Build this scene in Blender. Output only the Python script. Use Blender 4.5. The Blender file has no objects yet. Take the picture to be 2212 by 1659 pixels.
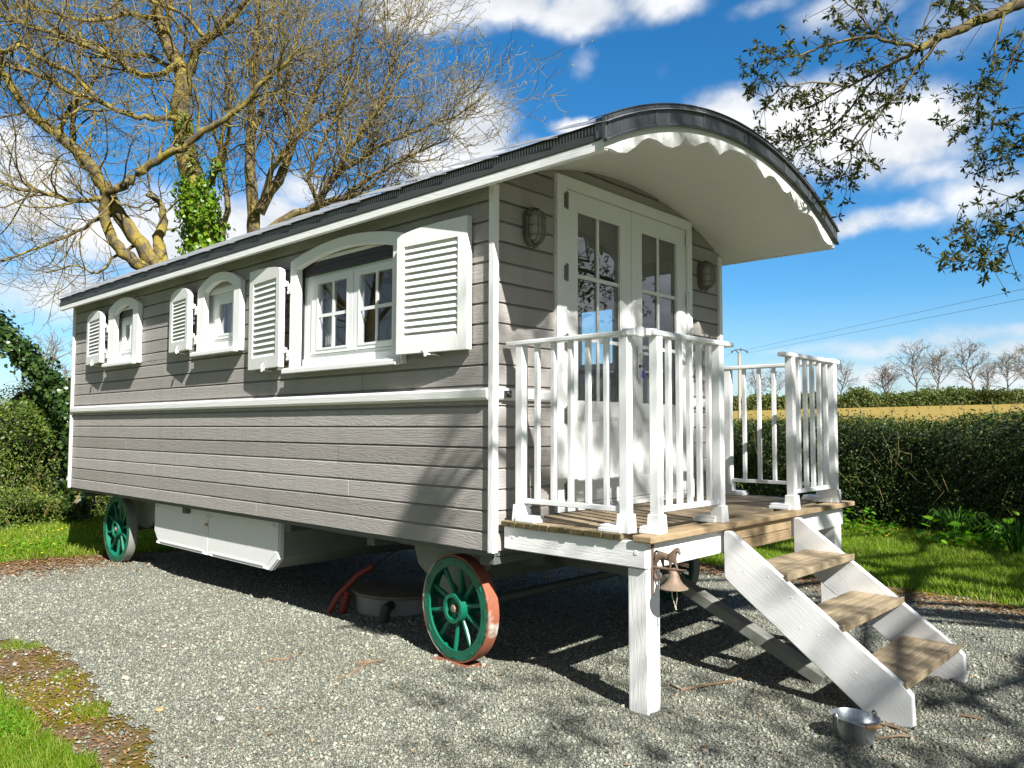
import bpy, math, random
import numpy as np
from mathutils import Vector, Matrix
R = math.radians
rng = np.random.default_rng(11)
random.seed(5)
scene = bpy.context.scene
col = scene.collection
# ------------------------------------------------------------------ camera
CAM = Vector((2.9987, -3.0429, 1.3269)); YAW, PITCH, ROLL, FPX = 2.3251, .0558, .0027, 1700.68
_f = Vector((math.cos(YAW)*math.cos(PITCH), math.sin(YAW)*math.cos(PITCH), math.sin(PITCH)))
_r = Vector((math.sin(YAW), -math.cos(YAW), 0)); _u = _r.cross(_f)
RIGHT = _r*math.cos(ROLL) + _u*math.sin(ROLL); UP = _u*math.cos(ROLL) - _r*math.sin(ROLL); FWD = _f
def at(x, y, d):
    """surveyed point: bearing measured in the photograph (2212 px wide) and distance d in metres along the view axis"""
    return CAM + (FWD + RIGHT*((x-1106)/FPX) - UP*((y-829.5)/FPX))*d
def bearing(x, y):
    return (FWD + RIGHT*((x-1106)/FPX) - UP*((y-829.5)/FPX)).normalized()
cam = bpy.data.objects.new("camera", bpy.data.cameras.new("camera")); col.objects.link(cam)
m = Matrix((RIGHT, UP, -FWD)).transposed().to_4x4(); m.translation = CAM; cam.matrix_world = m
cam.data.sensor_width = 36; cam.data.lens = FPX/2212*36; cam.data.clip_end = 3000; cam.data.clip_start = .05
scene.camera = cam
# ------------------------------------------------------------------ object helpers
WL = {}
def tag(o, label=None, cat=None, group=None, kind=None):
    if label: o['label'] = label
    if cat: o['category'] = cat
    if group: o['group'] = group
    if kind: o['kind'] = kind
    return o
def thing(name, loc, label, cat, group=None):
    o = bpy.data.objects.new(name, None); col.objects.link(o); o.location = loc
    o.empty_display_size = .2
    WL[o.name] = Vector(loc); return tag(o, label, cat, group)
def link(name, me, mat, parent=None, loc=None):
    o = bpy.data.objects.new(name, me); col.objects.link(o)
    if mat is not None:
        for mm in (mat if isinstance(mat, (list, tuple)) else [mat]): me.materials.append(mm)
    if parent is not None:
        o.parent = parent; WL[o.name] = WL[parent.name]
    else:
        o.location = loc; WL[o.name] = Vector(loc)
    return o
class MB:
    def __init__(s): s.v = []; s.f = []
    def add(s, vs, fs):
        n = len(s.v); s.v.extend([(float(a[0]), float(a[1]), float(a[2])) for a in vs]); s.f.extend([tuple(i+n for i in f) for f in fs]); return s
    def box(s, x0, x1, y0, y1, z0, z1):
        if x0 > x1: x0, x1 = x1, x0
        if y0 > y1: y0, y1 = y1, y0
        if z0 > z1: z0, z1 = z1, z0
        return s.add([(x0,y0,z0),(x1,y0,z0),(x1,y1,z0),(x0,y1,z0),(x0,y0,z1),(x1,y0,z1),(x1,y1,z1),(x0,y1,z1)],
              [(0,3,2,1),(4,5,6,7),(0,1,5,4),(1,2,6,5),(2,3,7,6),(3,0,4,7)])
    def beam(s, p, q, w, h, up=(0,0,1)):
        p, q = Vector(p), Vector(q); d = (q-p).normalized(); a = d.cross(Vector(up)).normalized()*(w/2); b = a.cross(d).normalized()*(h/2)
        vs = [p-a-b, p+a-b, p+a+b, p-a+b, q-a-b, q+a-b, q+a+b, q-a+b]
        return s.add(vs, [(0,1,2,3),(7,6,5,4),(0,4,5,1),(1,5,6,2),(2,6,7,3),(3,7,4,0)])
    def prism(s, pts, fn, t0, t1):
        """closed 2D outline pts swept between fn(u,v,t0) and fn(u,v,t1)"""
        n = len(pts); vs = [fn(u,v,t0) for u,v in pts]+[fn(u,v,t1) for u,v in pts]
        fs = [tuple(range(n-1,-1,-1)), tuple(range(n,2*n))]+[(i,(i+1)%n,n+(i+1)%n,n+i) for i in range(n)]
        return s.add(vs, fs)
    def strip(s, A, B, fn, t0, t1):
        """solid between polylines A and B (same length, 2D) swept t0..t1; no big ngons"""
        n = len(A)
        vs = [fn(u,v,t0) for u,v in A]+[fn(u,v,t0) for u,v in B]+[fn(u,v,t1) for u,v in A]+[fn(u,v,t1) for u,v in B]
        fs = []
        for i in range(n-1):
            fs += [(i,i+1,n+i+1,n+i),(2*n+i,3*n+i,3*n+i+1,2*n+i+1),(i,2*n+i,2*n+i+1,i+1),(n+i,n+i+1,3*n+i+1,3*n+i)]
        fs += [(0,n,3*n,2*n),(n-1,3*n-1,4*n-1,2*n-1)]
        return s.add(vs, fs)
    def tube(s, pts, rad, n=8, cap=True):
        pts = [Vector(p) for p in pts]; k = len(pts)
        if not hasattr(rad, '__len__'): rad = [rad]*k
        ref = None; vs = []
        for i in range(k):
            d = (pts[min(i+1,k-1)]-pts[max(i-1,0)])
            if d.length < 1e-9: d = Vector((0,0,1))
            d.normalize()
            if ref is None: ref = Vector((0,0,1)) if abs(d.z) < .9 else Vector((1,0,0))
            a = d.cross(ref).normalized(); b = a.cross(d); ref = b
            for j in range(n):
                t = 2*math.pi*j/n; vs.append(pts[i]+(a*math.cos(t)+b*math.sin(t))*rad[i])
        fs = [(i*n+j, i*n+(j+1)%n, (i+1)*n+(j+1)%n, (i+1)*n+j) for i in range(k-1) for j in range(n)]
        if cap: fs += [tuple(range(n-1,-1,-1)), tuple(range((k-1)*n, k*n))]
        return s.add(vs, fs)
    def lathe(s, prof, c, n=32, axis='z', closed=False, a0=0, a1=2*math.pi, sx=1, sy=1):
        """prof: list of (radius, height)"""
        c = Vector(c); vs = []; full = abs(a1-a0-2*math.pi) < 1e-6
        m_ = n if full else n+1
        for rr, h in prof:
            for j in range(m_):
                t = a0+(a1-a0)*j/n; p = (rr*math.cos(t)*sx, rr*math.sin(t)*sy, h)
                if axis == 'y': p = (p[0], p[2], p[1])
                if axis == 'x': p = (p[2], p[0], p[1])
                vs.append(c+Vector(p))
        k = len(prof); fs = []
        for i in range(k-1 if not closed else k):
            for j in range(n if full else n):
                j2 = (j+1) % m_ if full else j+1
                fs.append((i*m_+j, i*m_+j2, ((i+1)%k)*m_+j2, ((i+1)%k)*m_+j))
        return s.add(vs, fs)
    def ball(s, c, r, n=10, sx=1, sy=1, sz=1):
        k = n//2; c = Vector(c); prof = [(max(1e-4, math.sin(math.pi*i/k)), -math.cos(math.pi*i/k)) for i in range(k+1)]
        vs = [c+Vector((a*math.cos(2*math.pi*j/n)*sx*r, a*math.sin(2*math.pi*j/n)*sy*r, h*sz*r)) for a, h in prof for j in range(n)]
        return s.add(vs, [(i*n+j, i*n+(j+1)%n, (i+1)*n+(j+1)%n, (i+1)*n+j) for i in range(k) for j in range(n)])
    def build(s, name, mat, parent=None, smooth=False, bevel=0, loc=None, seg=2):
        v = np.array(s.v, dtype=np.float64)
        if parent is None and loc is None:
            mn, mx = v.min(0), v.max(0); loc = ((mn[0]+mx[0])/2, (mn[1]+mx[1])/2, mn[2])
        o0 = np.array(WL[parent.name] if parent is not None else loc)
        me = bpy.data.meshes.new(name); me.from_pydata((v-o0).tolist(), [], s.f); me.update()
        import bmesh
        bm = bmesh.new(); bm.from_mesh(me); bmesh.ops.recalc_face_normals(bm, faces=bm.faces); bm.to_mesh(me); bm.free()
        if smooth:
            me.polygons.foreach_set('use_smooth', [True]*len(me.polygons)); me.set_sharp_from_angle(angle=R(40))
        o = link(name, me, mat, parent, loc)
        if bevel:
            b = o.modifiers.new('bevel', 'BEVEL'); b.width = bevel; b.segments = seg; b.limit_method = 'ANGLE'; b.angle_limit = R(35)
            b.harden_normals = False
        return o
def mesh_np(name, v, f, mat, parent=None, loc=(0,0,0), smooth=False, midx=None):
    """fast mesh from numpy: v (N,3), f (M,k)"""
    o0 = np.array(WL[parent.name] if parent is not None else loc)
    v = np.asarray(v, dtype=np.float32)-o0.astype(np.float32); f = np.asarray(f, dtype=np.int32); k = f.shape[1]; M = len(f)
    me = bpy.data.meshes.new(name); me.vertices.add(len(v)); me.vertices.foreach_set('co', v.ravel())
    me.loops.add(M*k); me.loops.foreach_set('vertex_index', f.ravel()); me.polygons.add(M)
    me.polygons.foreach_set('loop_start', np.arange(0, M*k, k, dtype=np.int32))
    if midx is not None: me.polygons.foreach_set('material_index', np.asarray(midx, dtype=np.int32))
    if smooth: me.polygons.foreach_set('use_smooth', np.ones(M, dtype=bool))
    me.update(calc_edges=True)
    return link(name, me, mat, parent, loc)
def rand_rot(n, g=rng, upright=0.):
    """n random rotation matrices; upright 0..1 pulls the local z axis towards world z"""
    z = g.normal(size=(n,3)); z /= np.linalg.norm(z, axis=1, keepdims=True)
    z = z*(1-upright)+np.array([0,0,1.])*upright; z /= np.linalg.norm(z, axis=1, keepdims=True)
    x = g.normal(size=(n,3)); x -= (x*z).sum(1, keepdims=True)*z; x /= np.linalg.norm(x, axis=1, keepdims=True)
    return np.stack([x, np.cross(z, x), z], axis=2)
def inst(tv, tf, pos, rot, sc):
    """copies of a little template merged to one array pair"""
    tv = np.asarray(tv, float); tf = np.asarray(tf, int); n = len(pos); sc = np.asarray(sc, float)
    if sc.ndim == 1: sc = sc[:,None]
    v = np.einsum('nij,kj->nki', rot, tv)*sc[:,None,:] if sc.shape[1] == 1 else np.einsum('nij,nkj->nki', rot, tv[None]*sc[:,None,:])
    v = v+np.asarray(pos)[:,None,:]
    f = tf[None]+(np.arange(n)*len(tv))[:,None,None]
    return v.reshape(-1,3), f.reshape(-1, tf.shape[1])
def cat(parts):
    V, F, n = [], [], 0
    for v, f in parts:
        V.append(v); F.append(f+n); n += len(v)
    return np.concatenate(V), np.concatenate(F)
def cells(x0, x1, z0, z1, holes):
    """rectangle minus rectangles -> list of rectangles"""
    xs = sorted({x0, x1, *[min(max(h[i], x0), x1) for h in holes for i in (0,1)]}); zs = sorted({z0, z1, *[min(max(h[i], z0), z1) for h in holes for i in (2,3)]})
    out = []
    for b, t in zip(zs, zs[1:]):
        run = None
        for a, c in zip(xs, xs[1:]):
            mx, mz = (a+c)/2, (b+t)/2
            if any(h[0] < mx < h[1] and h[2] < mz < h[3] for h in holes): run = None; continue
            if run is not None: out[run] = (out[run][0], c, b, t)
            else: out.append((a, c, b, t)); run = len(out)-1
        run = None
    return out
# ------------------------------------------------------------------ material helpers
def new_mat(name):
    m_ = bpy.data.materials.new(name); m_.use_nodes = True; nt = m_.node_tree
    return m_, nt, nt.nodes['Principled BSDF']
def N(nt, typ, ins=None, **props):
    n = nt.nodes.new('ShaderNode'+typ)
    for k, v in props.items(): setattr(n, k, v)
    for k, v in (ins or {}).items():
        s = n.inputs[k]
        if isinstance(v, bpy.types.NodeSocket): nt.links.new(v, s)
        elif isinstance(v, bpy.types.Node): nt.links.new(v.outputs[0], s)
        else:
            s.default_value = v if not (isinstance(v, tuple) and len(v) == 3 and s.type == 'RGBA') else (*v, 1)
    return n
def M_(nt, op, a, b=None, c=None, clamp=False):
    ins = {0: a}
    if b is not None: ins[1] = b
    if c is not None: ins[2] = c
    n = N(nt, 'Math', ins, operation=op, use_clamp=clamp); return n.outputs[0]
def ramp(nt, fac, stops, interp='LINEAR'):
    n = N(nt, 'ValToRGB', {0: fac}); cr = n.color_ramp; cr.interpolation = interp
    while len(cr.elements) < len(stops): cr.elements.new(.5)
    for e, (p, c) in zip(cr.elements, stops): e.position = p; e.color = (*c, 1) if len(c) == 3 else c
    return n.outputs[0]
def mix(nt, fac, a, b, mode='MIX'):
    n = N(nt, 'Mix', data_type='RGBA', blend_type=mode)
    for k, v in ((0, fac), (6, a), (7, b)):
        s = n.inputs[k]
        if isinstance(v, bpy.types.NodeSocket): nt.links.new(v, s)
        else: s.default_value = (*v, 1) if isinstance(v, tuple) and len(v) == 3 else v
    return n.outputs[2]
def coords(nt, scale=(1,1,1), loc=(0,0,0), rot=(0,0,0), kind='Object'):
    tc = N(nt, 'TexCoord'); return N(nt, 'Mapping', {'Vector': tc.outputs[kind], 'Scale': scale, 'Location': loc, 'Rotation': rot}).outputs[0]
def noise(nt, vec, scale, detail=4, rough=.55, dist=0., out=0):
    return N(nt, 'TexNoise', {'Vector': vec, 'Scale': scale, 'Detail': detail, 'Roughness': rough, 'Distortion': dist}).outputs[out]
def bump(nt, bsdf, h, strength=.3, dist=.01, chain=None):
    ins = {'Height': h, 'Strength': strength, 'Distance': dist}
    if chain is not None: ins['Normal'] = chain
    b = N(nt, 'Bump', ins); nt.links.new(b.outputs[0], bsdf.inputs['Normal']); return b.outputs[0]
def island(nt): return N(nt, 'NewGeometry').outputs['Random Per Island']
def setin(nt, b, **kw):
    names = dict(color='Base Color', rough='Roughness', metal='Metallic', spec='Specular IOR Level', sss='Subsurface Weight', trans='Transmission Weight', alpha='Alpha')
    for k, v in kw.items():
        s = b.inputs[names[k]]
        if isinstance(v, bpy.types.NodeSocket): nt.links.new(v, s)
        else: s.default_value = (*v, 1) if isinstance(v, tuple) and len(v) == 3 else v
def grain_h(nt, axis, rot=None):
    """wood grain height field running along axis (0,1,2), with cathedral figure"""
    sc = [9., 9., 9.]; sc[axis] = .9
    v0 = coords(nt, rot=rot or (0,0,0)); v = N(nt, 'Mapping', {'Vector': v0, 'Scale': tuple(sc)}).outputs[0]; n1 = noise(nt, v, 1.3, 3, .5, .6)
    fig = M_(nt, 'PINGPONG', M_(nt, 'MULTIPLY', n1, 16.), .5)
    sc2 = [160., 160., 160.]; sc2[axis] = 5.
    n2 = noise(nt, N(nt, 'Mapping', {'Vector': v0, 'Scale': tuple(sc2)}).outputs[0], 1., 3, .6)
    return fig, n2
def wood_paint(name, c, axis, rough=.5, bstr=.35, var=.12, dirt=.0, dirtcol=(.25,.22,.17), rows=None, spec=.3, rot=None):
    m_, nt, b = new_mat(name); fig, n2 = grain_h(nt, axis, rot)
    big = noise(nt, coords(nt), 2.2, 5, .6)
    base = mix(nt, M_(nt, 'MULTIPLY', M_(nt, 'ADD', M_(nt, 'MULTIPLY', n2, .5), M_(nt, 'MULTIPLY', big, .5)), 1.), tuple(x*(1-var) for x in c), tuple(min(1, x*(1+var)) for x in c))
    if rows:
        sep = N(nt, 'SeparateXYZ', {0: coords(nt)}); r_ = M_(nt, 'FLOOR', M_(nt, 'DIVIDE', M_(nt, 'SUBTRACT', sep.outputs[2], rows[0]), rows[1]))
        wn = N(nt, 'TexWhiteNoise', {'W': r_}, noise_dimensions='1D').outputs[0]
        base = mix(nt, 1., base, mix(nt, wn, (.84,.83,.81), (1.10,1.10,1.10)), 'MULTIPLY')
        blk = noise(nt, N(nt, 'CombineXYZ', {0: M_(nt, 'MULTIPLY', sep.outputs[axis], .45), 1: M_(nt, 'MULTIPLY', r_, 7.3), 2: 0.}).outputs[0], 1., 2, .5)
        base = mix(nt, 1., base, mix(nt, blk, (.88,.87,.85), (1.10,1.10,1.10)), 'MULTIPLY')
        st = [1.,1.,1.]; st[2] = .06; st[axis] = 9.; run = noise(nt, coords(nt, tuple(st)), 1., 5, .65)
        base = mix(nt, M_(nt, 'MULTIPLY', ramp(nt, run, [(.50,(0,0,0)),(.75,(1,1,1))]), .22), base, (.17,.155,.135))
    # small worn specks
    sp = noise(nt, coords(nt, (3,3,3)), 14, 6, .7)
    wear = ramp(nt, sp, [(.0,(0,0,0)), (.68,(0,0,0)), (.78,(1,1,1))])
    base = mix(nt, M_(nt, 'MULTIPLY', wear, .12+dirt), base, dirtcol)
    setin(nt, b, color=base, rough=rough, spec=spec)
    h = M_(nt, 'ADD', M_(nt, 'MULTIPLY', fig, .5), M_(nt, 'MULTIPLY', n2, .8))
    bump(nt, b, h, bstr, .006); return m_
def simple(name, c, rough=.5, metal=0., var=.1, nscale=6, bstr=0., bscale=80, spec=.4, dist=.004):
    m_, nt, b = new_mat(name); n = noise(nt, coords(nt), nscale, 5, .6)
    base = mix(nt, n, tuple(x*(1-var) for x in c), tuple(min(1, x*(1+var)) for x in c))
    setin(nt, b, color=base, rough=rough, metal=metal, spec=spec)
    if bstr: bump(nt, b, noise(nt, coords(nt), bscale, 4, .6), bstr, dist)
    return m_
SUN_E, SKY_S, EXPO = 5.0, .065, 1.22
SKY_TINT, SKY_SAT, SKY_HUE = (.69,.88,1.06), 1.2, .495
CLOUD_LO, CLOUD_HI, AMBIENT_GREY = (4.8,5.1,5.5), (7.6,7.6,7.6), (1.6,1.6,1.58)
MAT = {}
ROW0, ROWH = .654, .1141
MAT['cladding'] = wood_paint('grey_cladding_paint', (.352,.332,.316), 0, .62, .6, .14, .02, (.2,.18,.16), (ROW0, ROWH), .25)
MAT['cladding_y'] = wood_paint('grey_cladding_paint_front', (.352,.332,.316), 1, .62, .5, .14, .02, (.2,.18,.16), (ROW0, ROWH), .25)
MAT['white_x'] = wood_paint('white_paint_x', (.80,.80,.78), 0, .5, .3, .03, .03, (.45,.42,.35))
MAT['white_y'] = wood_paint('white_paint_y', (.80,.80,.78), 1, .5, .3, .03, .03, (.45,.42,.35))
MAT['white_z'] = wood_paint('white_paint_z', (.80,.80,.78), 2, .5, .35, .03, .03, (.45,.42,.35))
MAT['white_rake'] = wood_paint('white_paint_stringer', (.80,.80,.79), 0, .5, .2, .03, .03, (.45,.42,.35), rot=(0,R(-36),0))
MAT['white_smooth'] = wood_paint('white_lacquer', (.79,.80,.79), 2, .36, .06, .02, .10, (.50,.48,.42))
MAT['white_plastic'] = simple('white_upvc', (.80,.81,.80), .28, 0, .03, 3)
MAT['shutter'] = wood_paint('shutter_paint', (.80,.80,.77), 2, .55, .3, .05, .12, (.42,.38,.28))
MAT['valance'] = wood_paint('valance_paint', (.78,.77,.73), 1, .5, .25, .06, .16, (.4,.35,.25))
def _soffit():
    m_, nt, b = new_mat('soffit_boards'); v = coords(nt, (.6,22,22)); n1 = noise(nt, v, 3, 3)
    base = mix(nt, n1, (.70,.69,.62), (.78,.77,.71))
    sp = noise(nt, coords(nt, (1.2,7,7)), 3., 6, .7); w = ramp(nt, sp, [(.0,(0,0,0)),(.69,(0,0,0)),(.76,(1,1,1))])
    base = mix(nt, M_(nt,'MULTIPLY',w,.5), base, (.42,.36,.24))
    yy = N(nt, 'SeparateXYZ', {0: coords(nt)}).outputs[1]; gr = M_(nt, 'LESS_THAN', M_(nt, 'FRACT', M_(nt, 'DIVIDE', yy, .088)), .05); base = mix(nt, M_(nt, 'MULTIPLY', gr, .14), base, (.3,.29,.25)); setin(nt, b, color=base, rough=.55)
    bump(nt, b, n1, .25, .004); return m_
MAT['soffit'] = _soffit()
def _zinc():
    m_, nt, b = new_mat('zinc'); n1 = noise(nt, coords(nt, (1,3,1)), 3, 5, .65); n2 = noise(nt, coords(nt, (1,14,1)), 4, 4, .6)
    base = mix(nt, n1, (.045,.052,.056), (.125,.14,.145)); base = mix(nt, M_(nt,'MULTIPLY',ramp(nt,n2,[(.55,(0,0,0)),(.75,(1,1,1))]),.35), base, (.32,.34,.34))
    setin(nt, b, color=base, rough=.42, metal=.55); bump(nt, b, n1, .12, .01); return m_
MAT['zinc'] = _zinc()
MAT['roof'] = simple('roof_sheet_coated', (.30,.31,.32), .38, .25, .12, 3, .05, 30)
MAT['fascia_dark'] = simple('fascia_dark_grey', (.062,.066,.064), .5, .1, .15, 5)
MAT['comb'] = simple('eaves_comb_black', (.018,.018,.018), .5, 0, .2, 5)
MAT['black'] = simple('blind_box_black', (.022,.02,.02), .35, 0, .2, 6)
MAT['seal'] = simple('rubber_seal', (.03,.03,.03), .5)
def _glass():
    m_, nt, b = new_mat('window_glass'); nt.nodes.remove(b); out = nt.nodes['Material Output']
    fr = N(nt, 'Fresnel', {'IOR': 1.62}); wob = noise(nt, coords(nt), 1.6, 2, .4)
    bp = N(nt, 'Bump', {'Height': wob, 'Strength': .04, 'Distance': .05})
    gl = N(nt, 'BsdfGlossy', {'Color': (.95,.97,1,1), 'Roughness': 0.0, 'Normal': bp}); tr = N(nt, 'BsdfTransparent', {'Color': (.94,.96,.97,1)})
    mx = N(nt, 'MixShader', {0: M_(nt,'MULTIPLY',M_(nt,'MINIMUM',M_(nt,'MULTIPLY',fr,2.2),1.),M_(nt,'SUBTRACT',1.,N(nt,'NewGeometry').outputs['Backfacing'])), 1: tr, 2: gl}); nt.links.new(mx.outputs[0], out.inputs[0]); return m_
MAT['glass'] = _glass()
MAT['room'] = simple('room_lining', (.30,.27,.23), .7, 0, .1, 4)
MAT['room_floor'] = simple('room_floor', (.14,.10,.07), .6, 0, .2, 5)
MAT['curtain'] = simple('curtain_cloth', (.55,.53,.48), .8, 0, .08, 20)
def _timber(name, c0, c1, axis, moss=0., rough=.75):
    m_, nt, b = new_mat(name); fig, n2 = grain_h(nt, axis); isl = island(nt)
    base = mix(nt, M_(nt,'ADD',M_(nt,'MULTIPLY',n2,.6),M_(nt,'MULTIPLY',fig,.5)), c0, c1)
    base = mix(nt, 1., base, mix(nt, isl, (.78,.76,.74), (1.15,1.14,1.12)), 'MULTIPLY')
    kn = noise(nt, coords(nt, (5,5,5)), 3, 6, .7); base = mix(nt, M_(nt,'MULTIPLY',ramp(nt,kn,[(.62,(0,0,0)),(.75,(1,1,1))]),.55), base, tuple(x*.4 for x in c0))
    if moss:
        mn = noise(nt, coords(nt, (8,8,8)), 3, 5, .7); base = mix(nt, M_(nt,'MULTIPLY',ramp(nt,mn,[(.42,(0,0,0)),(.6,(1,1,1))]),moss), base, (.06,.06,.015))
    setin(nt, b, color=base, rough=rough, spec=.25)
    bump(nt, b, M_(nt,'ADD',fig,n2), .5, .004); return m_
MAT['deck'] = _timber('deck_timber', (.16,.12,.07), (.35,.285,.19), 1)
MAT['deck_fresh'] = _timber('pale_timber', (.26,.185,.10), (.46,.355,.22), 1)
MAT['tread'] = _timber('tread_timber', (.20,.155,.095), (.42,.345,.235), 1)
MAT['deck_end'] = _timber('board_end_mossy', (.05,.037,.02), (.15,.11,.06), 2, .75)
def _wheelgreen():
    m_, nt, b = new_mat('green_wheel_paint'); n1 = noise(nt, coords(nt), 5, 5); base = mix(nt, n1, (.002,.09,.052), (.005,.155,.088))
    ch = noise(nt, coords(nt, (2,2,2)), 9, 6, .65); base = mix(nt, ramp(nt,ch,[(.66,(0,0,0)),(.68,(1,1,1))]), base, (.10,.11,.09))
    setin(nt, b, color=base, rough=.38); bump(nt, b, n1, .15, .01); return m_
MAT['wheel'] = _wheelgreen()
def _tyre(name, off):
    m_, nt, b = new_mat(name); n1 = noise(nt, coords(nt, (1,.6,1), (off,0,0)), 2.6, 4, .5); n2 = noise(nt, coords(nt), 40, 4)
    base = mix(nt, ramp(nt, n1, [(.57,(0,0,0)),(.59,(1,1,1))]), mix(nt, n2, (.21,.062,.03), (.31,.105,.055)), mix(nt, n2, (.30,.30,.25), (.48,.48,.42)))
    setin(nt, b, color=base, rough=.7); bump(nt, b, n2, .2, .004); return m_
MAT['tyre'] = _tyre('wheel_tread_rust', 0.); MAT['tyre_grey'] = simple('wheel_tread_grey', (.22,.23,.20), .7, 0, .35, 6, .2)
MAT['rust_plate'] = simple('rusty_plate', (.22,.085,.045), .8, .1, .4, 12, .4)
MAT['chassis'] = simple('chassis_paint', (.10,.115,.10), .6, .1, .2, 6, .2)
MAT['chassis_pale'] = simple('bolster_paint', (.22,.24,.21), .65, 0, .25, 4, .2)
MAT['drawbar'] = simple('drawbar_paint', (.21,.215,.19), .6, 0, .25, 6, .3)
MAT['locker'] = simple('locker_white', (.74,.75,.73), .45, 0, .05, 5, .06, 20)
MAT['concrete'] = simple('concrete', (.26,.25,.22), .9, 0, .25, 9, .6, 60)
MAT['tank_lid'] = simple('tank_lid', (.15,.13,.095), .8, 0, .3, 8, .4, 50)
MAT['red_plastic'] = simple('red_sheath', (.22,.04,.025), .5, 0, .15, 6)
MAT['grey_plastic'] = simple('grey_hose', (.17,.16,.145), .55, 0, .15, 6)
MAT['steel'] = simple('hinge_steel', (.20,.19,.17), .4, .7, .2, 20)
MAT['bell'] = simple('cast_iron_rust', (.27,.195,.14), .62, .25, .3, 40, .3, 150)
MAT['horse'] = simple('cast_iron_brown', (.17,.115,.08), .6, .25, .35, 50, .35, 180)
MAT['rope'] = simple('cord', (.55,.48,.38), .9, 0, .2, 90)
def _galv():
    m_, nt, b = new_mat('galvanised'); vo = N(nt, 'TexVoronoi', {'Vector': coords(nt), 'Scale': 90.}); n1 = noise(nt, coords(nt), 14, 4)
    base = mix(nt, vo.outputs['Color'], (.40,.43,.45), (.62,.65,.67)); base = mix(nt, n1, base, mix(nt, .5, base, (.3,.32,.33)))
    setin(nt, b, color=base, rough=.3, metal=.85); bump(nt, b, n1, .06, .01); return m_
MAT['galv'] = _galv()
MAT['pine'] = simple('grip_wood', (.50,.28,.12), .45, 0, .15, 30)
MAT['purple'] = simple('purple_tag', (.10,.05,.42), .35, 0, .05, 5)
MAT['lampglass'] = simple('ribbed_lamp_glass', (.27,.27,.23), .15, 0, .1, 30, .0)
MAT['lampmetal'] = simple('aged_lamp_brass', (.17,.16,.135), .45, .6, .3, 30)
MAT['plug'] = simple('socket_black', (.03,.03,.03), .5)
def _bark(name, c0, c1, lich, amt, sc=5):
    m_, nt, b = new_mat(name); v = coords(nt, kind='Object'); n1 = noise(nt, v, sc*3, 6, .7); n2 = noise(nt, v, sc, 5, .6)
    base = mix(nt, n1, c0, c1); base = mix(nt, M_(nt,'MULTIPLY',ramp(nt,n2,[(.42,(0,0,0)),(.58,(1,1,1))]),amt), base, lich)
    setin(nt, b, color=base, rough=.9, spec=.1); bump(nt, b, n1, .6, .02); return m_
MAT['bark_lichen'] = _bark('bark_yellow_lichen', (.05,.042,.03), (.15,.12,.08), (.34,.26,.04), .62)
MAT['bark_plain'] = _bark('bark_brown', (.06,.047,.034), (.20,.155,.10), (.32,.25,.06), .5)
MAT['twig'] = _bark('twig_bark', (.065,.05,.036), (.27,.215,.145), (.38,.30,.05), .55, 2)
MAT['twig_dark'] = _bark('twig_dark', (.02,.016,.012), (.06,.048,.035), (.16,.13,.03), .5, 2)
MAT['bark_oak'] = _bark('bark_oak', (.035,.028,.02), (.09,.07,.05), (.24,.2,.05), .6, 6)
def leaf_mat(name, cols, trans=.35, rough=.45, spec=.35, nscale=2.5, back=None):
    m_, nt, b = new_mat(name); isl = island(nt); n1 = noise(nt, coords(nt), nscale, 3)
    f = M_(nt, 'ADD', M_(nt,'MULTIPLY',isl,.65), M_(nt,'MULTIPLY',n1,.4)); k = len(cols)-1
    base = ramp(nt, f, [(.05+.9*i/max(k,1), c) for i, c in enumerate(cols)])
    setin(nt, b, color=base, rough=rough, spec=spec)
    out = nt.nodes['Material Output']; tl = N(nt, 'BsdfTranslucent', {'Color': mix(nt, 1., base, (1.5,1.7,.7), 'MULTIPLY')})
    mx = N(nt, 'MixShader', {0: trans, 1: b.outputs[0], 2: tl.outputs[0]}); nt.links.new(mx.outputs[0], out.inputs[0]); return m_
MAT['ivy'] = leaf_mat('ivy_leaf', [(.05,.11,.010),(.13,.25,.015),(.30,.40,.03)], .3, .4, .4)
MAT['ivy_dark'] = leaf_mat('ivy_leaf_dark', [(.012,.03,.008),(.03,.065,.014),(.06,.11,.02)], .2, .35, .5)
MAT['hedge'] = leaf_mat('hedge_leaf', [(.012,.026,.008),(.026,.05,.012),(.05,.085,.016),(.13,.16,.025)], .2, .5, .28, 1.6)
MAT['hedge_left'] = leaf_mat('hedge_left_leaf', [(.02,.04,.007),(.05,.095,.012),(.11,.165,.02),(.22,.21,.04)], .3, .45, .4, .8)
MAT['oak'] = leaf_mat('young_oak_leaf', [(.018,.026,.006),(.042,.05,.009),(.10,.10,.014)], .3, .55, .2)
MAT['bud'] = leaf_mat('opening_bud', [(.16,.17,.03),(.26,.25,.05),(.3,.22,.08)], .35)
MAT['grass'] = leaf_mat('lawn_blade', [(.055,.125,.006),(.11,.22,.008),(.17,.27,.012),(.26,.31,.04),(.40,.35,.14)], .45, .5, .25, .9)
MAT['tallgrass'] = leaf_mat('tall_grass_blade', [(.05,.15,.02),(.09,.24,.03),(.16,.34,.05)], .4, .45, .3)
MAT['weed'] = leaf_mat('broad_leaf', [(.06,.16,.01),(.11,.27,.012),(.19,.36,.02)], .4, .45, .35)
MAT['moss'] = leaf_mat('moss_tuft', [(.06,.065,.006),(.13,.12,.008),(.2,.16,.012)], .1, .9, .05)
MAT['litter'] = leaf_mat('dry_litter', [(.10,.05,.025),(.22,.12,.06),(.36,.25,.14)], .05, .9, .1, 8)
MAT['stick'] = simple('dry_stick', (.19,.13,.08), .85, 0, .35, 30, .4, 100)
MAT['petal'] = simple('yellow_petal', (.75,.55,.02), .6)
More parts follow.
